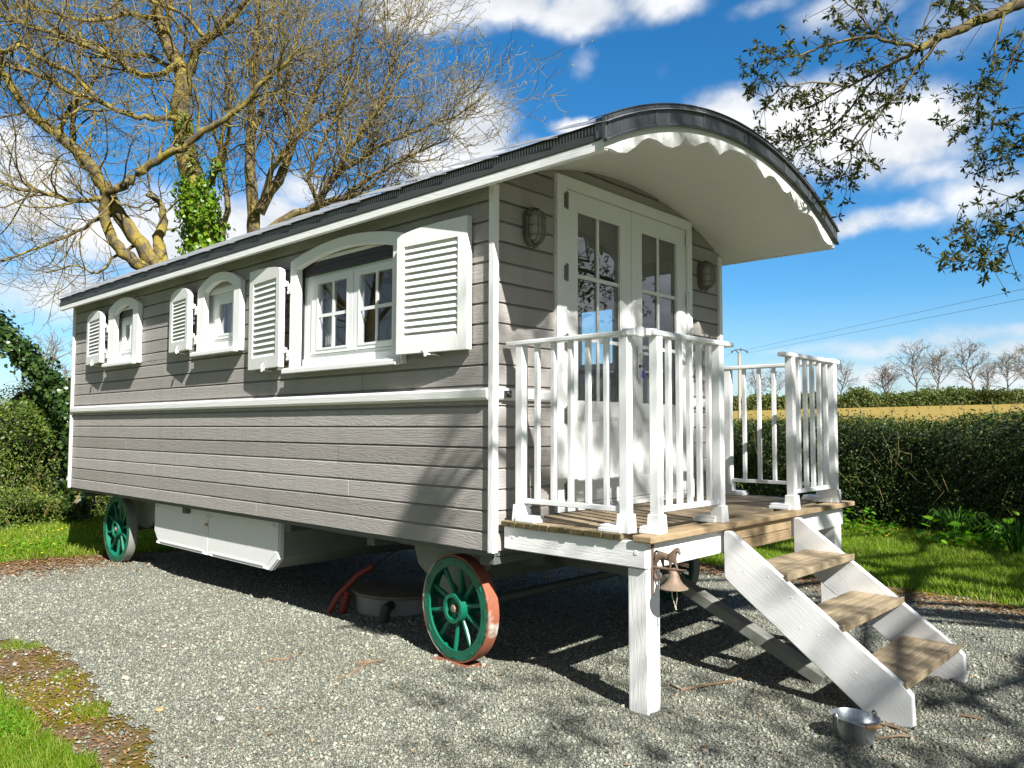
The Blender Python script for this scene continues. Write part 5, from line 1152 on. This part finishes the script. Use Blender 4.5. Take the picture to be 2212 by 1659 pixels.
hp_ = [(5.6, 6.2), (3.2, 6.83), (1.09, 7.33), (-1.03, 7.83), (-4.0, 8.55), (-8.5, 9.6)]
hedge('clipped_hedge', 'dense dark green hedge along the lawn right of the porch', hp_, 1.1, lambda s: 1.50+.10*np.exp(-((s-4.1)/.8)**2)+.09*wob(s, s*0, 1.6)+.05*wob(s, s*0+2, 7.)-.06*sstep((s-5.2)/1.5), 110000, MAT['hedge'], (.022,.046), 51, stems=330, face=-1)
lh = [(-8.6, -4.2), (-9.5, -1.6), (-10.0, .1), (-10.7, 1.7), (-11.8, 4.5), (-12.6, 7.5)]
hedge('wild_hedge', 'overgrown bushy hedge behind the rear of the wagon', lh, 1.6, lambda s: 1.90+.50*wob(s, s*0, 1.9)+.22*wob(s, s*0+4, 6.), 80000, MAT['hedge_left'], (.025,.065), 52, stems=420, face=1, rough_=.48)
hedge('bramble_bank', 'low tangled brambles and ivy at the foot of the overgrown hedge', [(a+.55, b-.1) for a, b in lh[:-1]], .8, lambda s: .45+.26*wob(s, s*0, 2.6), 20000, MAT['hedge_left'], (.025,.06), 53, stems=260, face=1, rough_=.25)
# leaning trunk with ivy, stake, in the left hedge
def ivy_trunk():
    R_ = np.random.default_rng(9); pts = [np.array(at(*a)) for a in ((-60,655,12.2),(10,720,12.2),(70,790,12.1),(130,855,12.0),(165,940,11.9),(170,1060,11.8))]; g = pts[-1].copy(); g[2] = float(H(g[0], g[1]))
    root = thing('leaning_trunk', tuple(g), 'leaning old trunk smothered in dark ivy beside the wagon rear', 'tree trunk'); pts[-1] = g; ln, rd = smooth_line(pts, (.07, .08), 18); strands_mesh('trunk', [(ln, rd)], MAT['bark_plain'], root)
    nn = 5200; t = R_.uniform(0, 1, nn)*17; i = np.minimum(t.astype(int), 16); fr = (t-i)[:,None]; c = ln[i]*(1-fr)+ln[i+1]*fr; d = R_.normal(size=(nn,3)); d /= np.linalg.norm(d, axis=1, keepdims=True); pos = c+d*(.07+np.abs(R_.normal(size=nn))*.11)[:,None]
    z = d+R_.normal(size=(nn,3))*.5; z /= np.linalg.norm(z, axis=1, keepdims=True); x = np.cross(z, R_.normal(size=(nn,3))); x /= np.linalg.norm(x, axis=1, keepdims=True)
    v, f = inst(np.array([(0,0,0),(.3,.45,.04),(1,0,0),(.3,-.45,.04),(.4,0,-.05)]), LF, pos, np.stack([x, np.cross(z, x), z], 2), R_.uniform(.05,.10,nn)); mesh_np('ivy', v, f, MAT['ivy_dark'], root)
ivy_trunk()
a = at(37, 1075, 12.3); mb = MB(); mb.tube([(a[0], a[1], float(H(a[0], a[1]))-.05), (a[0]+.02, a[1], .30), (a[0]+.0, a[1]+.02, .62)], [.045,.042,.038], 9); tag(mb.build('wooden_stake', MAT['deck_fresh'], smooth=True), 'weathered wooden stake standing before the overgrown hedge', 'stake')
# plants at the foot of the right-hand hedge
def tuft(x, y, n, h, seed, label):
    R_ = np.random.default_rng(seed); z = float(H(x, y)); P = []
    for i in range(n):
        a = R_.uniform(0, 6.28); sp = R_.uniform(.15, 1.); L = h*R_.uniform(.6, 1.1); d = np.array([math.cos(a), math.sin(a), 0])*sp*.75; b = np.array([x, y, z])+np.array([math.cos(a), math.sin(a), 0])*R_.uniform(0,.06)
        P.append([b, b+d*L*.3+np.array([0,0,L*.55]), b+d*L*.7+np.array([0,0,L*.78]), b+d*L*1.15+np.array([0,0,L*(.80-.35*sp)])])
    P = np.array(P); v, f = tubes_np(P, np.tile([.005,.0055,.004,.001], (n,1)), 3); o = mesh_np('grass_tuft', v, f, MAT['tallgrass'], loc=(x, y, z)); tag(o, label, 'grass tuft')
def ground_at(px, py): 
    d = bearing(px, py); t = -CAM.z/d.z; return CAM+d*t
for (px, py, n, h, sd, lab) in ((2068, 1163, 120, .50, 1, 'arching tuft of tall grass at the hedge foot'), (2200, 1190, 110, .46, 2, 'tall grass tuft at the hedge foot, cut by the right picture edge')):
    g = ground_at(px, py+14); tuft(g.x, g.y, n, h, sd, lab)
BIG = np.array([(0,0,0),(.15,.30,.05),(.45,.42,.09),(.8,.30,.05),(1,0,-.06),(.8,-.30,.05),(.45,-.42,.09),(.15,-.30,.05),(.5,0,-.03)]); BGF = np.array([(0,1,8),(1,2,8),(2,3,8),(3,4,8),(4,5,8),(5,6,8),(6,7,8),(7,0,8)])
def dock(px, py, n, sz, seed, label, hgt=.22):
    R_ = np.random.default_rng(seed); g = ground_at(px, py+13); z = float(H(g.x, g.y)); k = n = int(n*1.6)
    pos = np.stack([g.x+R_.normal(size=k)*.16, g.y+R_.normal(size=k)*.08, z+np.abs(R_.normal(size=k))*hgt*.6+.03], 1); v, f = inst(BIG, BGF, pos, rand_rot(k, R_, .62), R_.uniform(sz*.6, sz*1.2, k)); o = mesh_np('leafy_weed', v, f, MAT['weed'], loc=(g.x, g.y, z)); tag(o, label, 'weed', 'broad leaved weeds along the hedge foot')
for i, (px, py, n, sz, lab) in enumerate(((1850, 1138, 60, .06, 'bright low weed at the hedge foot beside the far porch leg'), (1905, 1150, 46, .06, 'yellow green weed clump between porch leg and tall grass'), (2050, 1172, 12, .12, 'big notched leaf weed just left under the arching grass'), (2100, 1178, 16, .12, 'broad leaf weed right of the arching grass tuft'), (2160, 1172, 36, .12, 'dark leafy weed between the two tall grass tufts'))):
    dock(px, py, n, sz, 60+i, lab)
# ------------------------------------------------------------------ oak whose bough hangs into the picture
def star_clusters(pos, R_, sz, leaves=7):
    k = len(pos); rep = np.repeat(pos, leaves, 0); n = len(rep); d = R_.normal(size=(n,3)); d[:,2] -= .15; d /= np.linalg.norm(d, axis=1, keepdims=True); y = np.cross(d, R_.normal(size=(n,3))); y /= np.linalg.norm(y, axis=1, keepdims=True)
    rot = np.stack([d, y, np.cross(d, y)], 2); T = np.array([(0,0,0),(.35,.11,.03),(.6,.17,.04),(1,0,-.12),(.6,-.17,.04),(.35,-.11,.03),(.5,0,-.02)])
    return inst(T, RF, rep, rot, np.repeat(sz, leaves)*R_.uniform(.6,1.15,n))
def oak():
    R_ = np.random.default_rng(77); tx, ty = 6.9, 2.9; root = thing('oak_tree', (tx, ty, float(H(tx, ty))), 'oak with young leaf clusters whose bough hangs in at the upper right', 'tree')
    DS = 1.25; rq = lambda L, d0, d1: [np.array(at(1497.7+.3819*x, .3819*y, DS*(d0+(d1-d0)*i/(len(L)-1)))) for i, (x, y) in enumerate(L)]
    B = []
    def bough(L, d0, d1, r0, r1, n): B.append((*smooth_line(rq(L, d0, d1), (r0*DS, r1*DS), max(8, 3*len(L)), .004), n))
    bough([(2050,-60),(1870,10),(1750,60),(1620,110),(1500,170),(1400,205),(1320,250),(1270,275)], 4.2, 4.0, .034, .019, 7)
    bough([(1270,275),(1200,250),(1100,235),(1010,210),(850,230),(740,260),(640,300),(520,330),(400,340),(280,385)], 4.0, 4.1, .012, .003, 26)
    bough([(1270,278),(1180,335),(1100,370),(950,450),(800,530),(690,590),(600,620)], 4.0, 4.5, .013, .003, 26)
    bough([(1400,210),(1300,340),(1220,440),(1130,550),(1040,670),(960,770),(890,850)], 4.05, 3.8, .011, .003, 22)
    bough([(1170,335),(1050,430),(930,560),(820,690),(700,790),(600,850),(540,905)], 4.0, 4.75, .010, .0025, 24)
    bough([(1130,560),(1010,660),(905,800),(890,900),(850,980),(740,1030)], 3.9, 3.85, .007, .0022, 16)
    bough([(850,490),(740,470),(600,480),(500,500),(420,550),(330,520)], 3.95, 4.0, .006, .002, 16)
    bough([(800,700),(690,740),(560,780),(450,800),(380,750)], 3.95, 4.85, .005, .002, 14)
    bough([(1040,215),(980,130),(920,60),(820,-20)], 4.05, 4.2, .009, .003, 14)
    bough([(1150,240),(1100,160),(1050,80),(1040,-30)], 4.05, 4.2, .006, .003, 10)
    bough([(1260,262),(1290,180),(1330,80),(1360,-30)], 4.05, 4.2, .007, .003, 7)
    bough([(1760,70),(1720,220),(1700,320),(1650,480),(1590,600),(1540,660),(1420,720)], 4.1, 4.0, .008, .002, 16)
    bough([(1900,120),(1850,220),(1800,330),(1720,520),(1600,545),(1470,550)], 4.1, 4.0, .007, .002, 13)
    bough([(1960,560),(1870,640),(1750,690),(1650,710),(1560,690)], 4.0, 4.0, .006, .002, 12)
    bough([(1980,700),(1870,790),(1740,830),(1600,860)], 4.0, 3.95, .006, .002, 12)
    bough([(1960,820),(1830,860),(1720,900),(1650,940)], 4.0, 3.95, .005, .002, 9)
    bough([(1990,1000),(1870,1075),(1760,1130),(1680,1190),(1610,1215)], 3.9, 3.9, .006, .002, 11)
    bough([(2000,1130),(1870,1250),(1800,1330),(1770,1430),(1700,1490),(1640,1505)], 3.9, 3.85, .007, .002, 13)
    bough([(1775,1400),(1680,1430),(1600,1430),(1480,1480),(1420,1470)], 3.88, 3.85, .004, .002, 11)
    bough([(1800,1320),(1700,1320),(1600,1340),(1490,1300)], 3.88, 3.9, .004, .002, 10)
    bough([(1500,170),(1560,60),(1600,-30)], 4.05, 4.2, .006, .003, 5)
    bough([(1630,110),(1600,40),(1500,10),(1440,90)], 4.05, 4.1, .005, .002, 7)
    tw, clus = [], []
    for bi_, (ln, rd, n) in enumerate(B):
        c0_ = bi_ >= 11
        for _ in range(int(n*1.85)):
            t = R_.uniform(.12, 1.); i = min(int(t*(len(ln)-1)), len(ln)-2); d = ln[i+1]-ln[i]; d /= np.linalg.norm(d); a_ = R_.normal(size=3); a_ -= a_.dot(d)*d; a_ /= np.linalg.norm(a_); dd = d*.6+a_*.8; L = R_.uniform(.06,.25); L *= .7 if c0_ else 1.; c = ln[i]+R_.uniform()*(ln[i+1]-ln[i])
            p1 = c+dd*L*.5+R_.normal(size=3)*.012; p2 = c+dd*L+np.array([0,0,-.01])+R_.normal(size=3)*.02; tw.append((np.array([c, p1, p2]), np.array([min(.003, rd[i]*.6), .0022, .0016]))); clus += [p2, p1*.4+p2*.6+R_.normal(size=3)*.01] if R_.uniform() < .6 else [p2]
        clus.append(ln[-1])
    limbs = [(ln, rd) for ln, rd, n in B]
    # trunk and crown outside the frame
    z0 = float(H(tx, ty)); T, tr_ = smooth_line([(tx,ty,z0-.2),(tx-.05,ty,z0+1.5),(tx+.1,ty-.1,z0+3.2),(tx-.1,ty-.2,z0+5.6),(tx,ty-.4,z0+8.6)], (.30,.09), 16); limbs.append((T, tr_))
    hub = T[7]; limbs.append(smooth_line([T[8], (5.6,2.5,4.35), (3.9,2.25,4.2), B[0][0][0]], (.10, .036), 12))
    edge = [B[k][0][0] for k in (13,14,15,16,17)]
    for e in edge:
        s0 = np.array((4.4,2.35,3.9)); mids = [s0+(e-s0)*t+R_.normal(size=3)*.13+np.array([0,0,.22*math.sin(3.14*t)]) for t in (.25,.5,.75)]
        ln, rd = smooth_line([s0]+mids+[e], (.017,.008), 16, .012); limbs.append((ln, rd)); u_, v_, z_ = proj_np(ln)
        for i in range(3, 16):
            if u_[i] < 2420: continue
            for _ in range(5):
                dd = R_.normal(size=3); L = R_.uniform(.1, .35); p2 = ln[i]+dd/np.linalg.norm(dd)*L; tw.append((np.array([ln[i], (ln[i]+p2)/2+R_.normal(size=3)*.02, p2]), np.array([.004,.003,.002]))); clus += [p2, (ln[i]+p2)/2+R_.normal(size=3)*.03]
    limbs.append(smooth_line([(4.55,2.35,4.22),(4.5,2.37,4.05),(4.4,2.35,3.9)], (.02,.016), 5))
    cr = []; S = {}
    ELL = [((8.2,-1.8,5.6),(1.8,2.2,1.4),980), ((4.3,6.0,3.5),(1.3,1.4,1.1),420), ((8.4,3.2,6.6),(1.3,1.5,1.1),120), ((8.2,-1.45,8.8),(1.75,1.35,1.1),1500), ((4.85,-1.82,5.6),(.11,.10,.26),48)]
    for (c, r_, n) in ELL:
        c = np.array(c); r_ = np.array(r_)
        for i in range(6 if n > 50 else 1):
            d = R_.normal(size=3); d /= np.linalg.norm(d); e = c+d*r_*R_.uniform(.6,.95); j = int(R_.integers(7, 14)); ln, rd = smooth_line([T[j], (T[j]+c)/2+R_.normal(size=3)*.15, c*.45+e*.55, e], (.07,.008), 10); limbs.append((ln, rd))
            for _ in range(11 if n > 50 else 1): 
                k2 = int(R_.integers(3, 9)); dd = R_.normal(size=3); grow(S, ln[k2], dd+ (e-c)*.4, R_.uniform(.4,.9), .010, 2, R_, LIMBCFG)
        d = R_.normal(size=(n*3,3)); d /= np.linalg.norm(d, axis=1, keepdims=True); p = c+d*r_*(R_.uniform(size=(n*3,1))**.45); k = wob(p[:,0]*1.0+p[:,2]*.8, p[:,1]-p[:,2]*.6, 2.4) > -.1; cr.append(p[k][:n])
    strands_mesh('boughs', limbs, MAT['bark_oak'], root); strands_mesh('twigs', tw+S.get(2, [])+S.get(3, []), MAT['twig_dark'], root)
    tips = np.array([p[-1] for p, r_ in S.get(3, [])]); 
    clus = np.array(clus); v, f = cat([star_clusters(clus, R_, R_.uniform(.030,.056,len(clus)), 8), star_clusters(np.concatenate(cr), R_, R_.uniform(.06,.11,sum(len(c) for c in cr)), 6)]); mesh_np('leaf_clusters', v, f, MAT['oak'], root)
oak()
# ------------------------------------------------------------------ far side of the field
def far_tree_mesh(seed, h, leafy=0., narrow=1.):
    R_ = np.random.default_rng(seed); S = {}; tl, tr_ = smooth_line([(0,0,0),(.02*h*R_.normal(),.02*h*R_.normal(),.35*h),(.04*h*R_.normal(),.04*h*R_.normal(),.62*h),(.05*h*R_.normal(),0,.9*h)], (.022*h,.005*h), 9); lines = [(tl, tr_)]
    cfg = [(5,.15,.05,(0,0),(.5,.7),(.4,.9)),(5,.15,.10,(4,6),(.45,.75),(.4,.9)),(4,.2,.15,(4,6),(.45,.8),(.4,1.)),(3,.22,.2,(0,0),(.5,.7),(.4,.9))]
    for i in range(13):
        t = .30+.65*i/13; j = min(int(t*8), 7); a = i*2.4; d = np.array([math.cos(a)*narrow, math.sin(a)*narrow, R_.uniform(.7,1.25)]); L = h*.40*(1.15-.6*t); grow(S, tl[j]+(tl[j+1]-tl[j])*(t*8-j), d, L, .008*h, 1, R_, cfg)
    return lines, S, R_
FT = {}
def far_tree(kind, px, ptop, pbase, D, label):
    base = at(px, pbase, D); x, y = base.x, base.y; z = float(H(x, y)); h = (pbase-ptop)/FPX*D+max(0, base.z-z); hm = 10.
    if kind not in FT:
        seed, leafy, nar = {'broad': (101,0,1.), 'round': (102,0,.9), 'leafy': (103,1,.85), 'slim': (104,0,.45)}[kind]; lines, S, R_ = far_tree_mesh(seed, hm, leafy, nar)
        root = thing('field_tree', (x, y, z), label, 'tree', 'leafless trees along the far field edge'); root.location = (0,0,0); WL[root.name] = Vector((0,0,0))
        tk_ = strands_mesh('trunk', lines+S[1], MAT['far_tree'], root); tw = [(p, np.maximum(r_, .020)) for p, r_ in S.get(2, [])+S.get(3, [])]; t2 = strands_mesh('crown', tw, MAT['far_tree'], root); ch = [tk_, t2]
        if leafy:
            tips = np.array([p[-1] for p, r_ in S[3]]); pos = np.repeat(tips, 3, 0)+R_.normal(size=(len(tips)*3,3))*.15; v, f = inst(LEAF, LF, pos, rand_rot(len(pos), R_), R_.uniform(.10,.22,len(pos))); ch.append(mesh_np('buds', v, f, MAT['far_bud'], root))
        FT[kind] = (root, ch); o = root
    else:
        r0, ch0 = FT[kind]; o = r0.copy(); col.objects.link(o); o['label'] = label
        for c in ch0: c2 = c.copy(); col.objects.link(c2); c2.parent = o
    o.location = (x, y, z-.2); s = h/hm/.93; o.scale = (s*1.05, s*1.05, s); o.rotation_euler[2] = (px*.37) % 6.28
D0 = 165
for a in (('broad', 1977, 752, 872, D0, 'tallest bare tree on the far field edge, left of a budding one'), ('round', 1819, 790, 868, D0+6, 'small round bare tree just right of the white porch railing'), ('leafy', 2026, 764, 876, D0, 'budding tree right beside the tallest far tree'), ('round', 2099, 749, 868, D0, 'big rounded bare tree between the budding trees'), ('broad', 1909, 796, 868, D0+4, 'shorter bare tree left of the tallest far tree'),
          ('slim', 2134, 792, 870, D0+3, 'thin wispy tree right of the big rounded bare tree'), ('leafy', 2182, 771, 871, D0-4, 'budding tree near the right picture edge'), ('leafy', 2222, 758, 864, D0-12, 'budding tree cut off by the right picture edge'), ('slim', 1921, 800, 868, D0+2, 'thin far tree growing beside the shorter bare tree'),
          ('broad', 1632, 806, 866, D0+10, 'faint bare tree seen between railing balusters beside the pole'), ('round', 1676, 806, 870, D0+5, 'bare tree seen between the balusters nearer the railing post'), ('round', 118, 742, 900, 62, 'rounded bare tree beyond the overgrown hedge at left')): far_tree(*a)
def far_hedge():
    R_ = np.random.default_rng(5); n = 46000; px = R_.uniform(1480, 2330, n); D = D0-6+R_.uniform(0, 7, n); hmax = 2.7+.8*wob(px*.013, px*0, 2.)+.5*wob(px*.06, px*0+3, 2.)+.35*R_.normal(size=n)+1.2*np.exp(-((px-1860)/30)**2); X = CAM.x+RR[0]*((px-1106)/FPX*D)+FH[0]*D; Y = CAM.y+RR[1]*((px-1106)/FPX*D)+FH[1]*D
    z = H(X, Y)+np.maximum(hmax, 1.2)*R_.uniform(0, 1, n)**.8; v, f = inst(LEAF*np.array([1,1.6,1]), LF, np.stack([X, Y, z], 1), rand_rot(n, R_), R_.uniform(.25,.6,n)); tag(mesh_np('far_treeline', v, f, MAT['far_leaf']), 'hazy green hedgerow along the far edge of the ploughed field', 'hedgerow', kind='stuff')
far_hedge()
# electricity pole and wires
D = 75; pb = at(1598, 905, D); z0 = float(H(pb.x, pb.y)); ptop_ = at(1597, 764, D); pl_ = thing('electricity_pole', (pb.x, pb.y, z0), 'distant concrete electricity pole with a bent steel crossarm seen past the railing', 'pole')
mb = MB(); mb.beam((pb.x, pb.y, z0-.5), tuple(ptop_), .26, .22, tuple(RIGHT)); mb.build('pole', MAT['pole'], pl_)
arm = [at(1581, 759, D), at(1596, 766, D), at(1597, 757, D), at(1607, 755.5, D), at(1613, 760, D)]; mb = MB(); mb.tube([at(1581,760,D), at(1588,755.5,D), at(1604,755,D), at(1614,760,D)], .05, 6); mb.tube([at(1588,755.5,D), at(1597,765,D), at(1598,768,D)], .05, 6); mb.build('crossarm', MAT['wire'], pl_)
ends = [at(1581,763,D), at(1600,758,D), at(1614,763,D)]; mb = MB()
for e in ends: mb.tube([e, e+Vector((0,0,.25))], .06, 6)
mb.build('insulators', MAT['wire'], pl_)
for i, (e, q0, q1) in enumerate(((ends[1], (1900,693,52), (2420,578,26)), (ends[2], (1900,707,52), (2420,605,26)), (ends[0], (1540,782,90), (1480,803,110)))):
    mb = MB(); ln, rd = smooth_line([e, at(*q0), at(*q1)], (.009, .009), 24); mb.tube([Vector(p) for p in ln], .009, 5)
    tag(mb.build('overhead_wire', MAT['wire'], loc=tuple(ln[0])), ('upper power line running from the pole to the upper right', 'lower power line running from the pole to the right', 'power line leading left from the pole behind the wagon')[i], 'wire', 'overhead wires')
# ================================================================== SKY, SUN, CLOUDS
tosun = Vector((3.0, -1.0, 2.66)).normalized(); elev = math.asin(tosun.z); az = math.atan2(tosun.x, tosun.y)
sun = bpy.data.objects.new('sun', bpy.data.lights.new('sun', 'SUN')); col.objects.link(sun); sun.data.energy = SUN_E; sun.data.angle = R(.53); sun.data.color = (1., .975, .93)
sun.rotation_euler = tosun.to_track_quat('Z', 'Y').to_euler(); sun.location = tosun*40
w = bpy.data.worlds.new('World'); scene.world = w; w.use_nodes = True; nt = w.node_tree; nt.nodes.clear()
out = nt.nodes.new('ShaderNodeOutputWorld'); bg = N(nt, 'Background', {'Strength': SKY_S}); nt.links.new(bg.outputs[0], out.inputs[0])
sky = N(nt, 'TexSky', sky_type='NISHITA', sun_disc=False, sun_elevation=elev, sun_rotation=az, air_density=1.0, dust_density=.6, ozone_density=2.2, altitude=60)
d = N(nt, 'TexCoord').outputs['Generated']; dn = N(nt, 'VectorMath', {0: d}, operation='NORMALIZE').outputs[0]
skyc = N(nt, 'Gamma', {0: mix(nt, 1., sky.outputs[0], SKY_TINT, 'MULTIPLY'), 1: 1.0}).outputs[0]
skyc = N(nt, 'HueSaturation', {'Saturation': SKY_SAT, 'Value': 1., 'Hue': SKY_HUE, 'Color': skyc}).outputs[0]
# clouds stand at fixed bearings in the sky
BLOBS = [(1880,300,190,85,1.0),(1760,255,170,75,.95),(1560,245,85,48,1.0),(1650,330,150,70,.95),(1980,265,110,60,.9),(2010,370,120,40,.6),(1830,485,90,28,.75),(1960,470,110,30,.55),(2110,420,110,70,.6),
         (930,20,130,48,1.05),(1080,0,140,50,1.0),(1260,15,130,48,1.0),(1400,0,100,42,.85),(1270,125,40,34,.34),(1265,85,14,26,.30),(1840,30,130,55,.56),(2060,60,150,70,.50),(1660,10,90,30,.42),
         (1030,290,85,85,1.05),(960,370,120,60,1.0),(1250,280,60,22,.9),(1130,340,60,40,.8),(820,480,120,60,.9),(560,500,160,75,1.0),(330,520,200,90,1.0),(60,420,110,110,.95),(20,330,60,60,.8),(150,620,180,70,.75),(640,420,110,50,.7),
         (1950,745,260,26,.62),(2150,720,160,22,.6),(2140,755,220,30,.65),(1750,755,160,16,.42),(1850,800,320,34,.55),(2160,815,200,40,.62),(1650,830,200,34,.5),(1420,140,30,40,.22)]
field = None
def vdot(v, c): return N(nt, 'VectorMath', {0: v, 1: tuple(c)}, operation='DOT_PRODUCT').outputs['Value']
wn = N(nt, 'TexNoise', {'Vector': dn, 'Scale': 9., 'Detail': 4., 'Roughness': .6}); wv = N(nt, 'VectorMath', {0: N(nt, 'VectorMath', {0: wn.outputs['Color'], 1: (.5,.5,.5)}, operation='SUBTRACT').outputs[0], 'Scale': .055}, operation='SCALE').outputs[0]
dw = N(nt, 'VectorMath', {0: dn, 1: wv}, operation='ADD').outputs[0]
extra = [((.58,.80,.24),.26,.13,1.05),((-.55,-.8,.33),.35,.12,.9),((.9,-.1,.35),.4,.12,.8)]  # out-of-view clouds added for pane reflections and whiter ambient light
def blob(c, a, b, su, sv, amp):
    global field
    front = vdot(dn, c); u = M_(nt, 'DIVIDE', vdot(dw, a), su); v = M_(nt, 'DIVIDE', M_(nt, 'SUBTRACT', vdot(dw, b), 0.), sv)
    q_ = M_(nt, 'ADD', M_(nt, 'MULTIPLY', u, u), M_(nt, 'MULTIPLY', v, v)); e = M_(nt, 'MULTIPLY', M_(nt, 'POWER', 2.718, M_(nt, 'MULTIPLY', q_, -1.)), amp); e = M_(nt, 'MULTIPLY', e, M_(nt, 'GREATER_THAN', front, .2))
    field = e if field is None else M_(nt, 'MAXIMUM', field, e)
for (px, py, su, sv, amp) in BLOBS:
    c = bearing(px, py); a = c.cross(Vector((0,0,1))).normalized(); b = a.cross(c).normalized(); blob(c, a, b, su/FPX, sv/FPX, amp)
for (c, su, sv, amp) in extra:
    c = Vector(c).normalized(); a = c.cross(Vector((0,0,1))).normalized(); blob(c, a, a.cross(c).normalized(), su, sv, amp)
sq = N(nt, 'Mapping', {'Vector': dn, 'Scale': (1,1,1.7)}).outputs[0]
fb = N(nt, 'TexNoise', {'Vector': sq, 'Scale': 7.5, 'Detail': 9., 'Roughness': .58, 'Distortion': .25}).outputs[0]; fb2 = N(nt, 'TexNoise', {'Vector': sq, 'Scale': 22., 'Detail': 6., 'Roughness': .6}).outputs[0]
tex = M_(nt, 'ADD', M_(nt, 'MULTIPLY', M_(nt, 'SUBTRACT', fb, .5), 1.15), M_(nt, 'MULTIPLY', M_(nt, 'SUBTRACT', fb2, .5), .45))
dens = M_(nt, 'ADD', field, M_(nt, 'MULTIPLY', tex, M_(nt, 'MINIMUM', M_(nt, 'MULTIPLY', field, 1.6), 1.)))
mr = N(nt, 'MapRange', {'Value': dens, 'From Min': .16, 'From Max': .82}, interpolation_type='SMOOTHSTEP').outputs[0]
shade = N(nt, 'MapRange', {'Value': fb, 'From Min': .35, 'From Max': .68}).outputs[0]
cc = mix(nt, shade, CLOUD_LO, CLOUD_HI)
sel = N(nt, 'SeparateXYZ', {0: dn}).outputs[2]
# neutral grey added to the unseen sky to take the blue out of shade
va = bearing(1106, 400); grey_mask = N(nt, 'MapRange', {'Value': vdot(dn, va), 'From Min': .80, 'From Max': .35}, interpolation_type='SMOOTHSTEP').outputs[0]
skyc = mix(nt, M_(nt, 'MULTIPLY', grey_mask, .8), skyc, AMBIENT_GREY)
mr = M_(nt, 'MULTIPLY', mr, .97); final = mix(nt, mr, skyc, cc)
haze_ = N(nt, 'MapRange', {'Value': sel, 'From Min': .0, 'From Max': .16}).outputs[0]
final = mix(nt, M_(nt, 'MULTIPLY', M_(nt, 'SUBTRACT', 1., haze_), .35), final, tuple(x*.8 for x in CLOUD_HI))
nt.links.new(final, bg.inputs[0])
w.cycles.sampling_method = 'MANUAL'; w.cycles.sample_map_resolution = 512
# ------------------------------------------------------------------ render settings
scene.view_settings.view_transform = 'Standard'; scene.view_settings.look = 'None'; scene.view_settings.gamma = 1; scene.view_settings.exposure = EXPO
scene.render.engine = 'CYCLES'; cy = scene.cycles; cy.max_bounces = 8; cy.transparent_max_bounces = 16; cy.diffuse_bounces = 3; cy.glossy_bounces = 4; cy.caustics_reflective = False; cy.caustics_refractive = False; cy.use_denoising = True; cy.sample_clamp_indirect = 6
scene.render.resolution_x, scene.render.resolution_y = 1024, 768
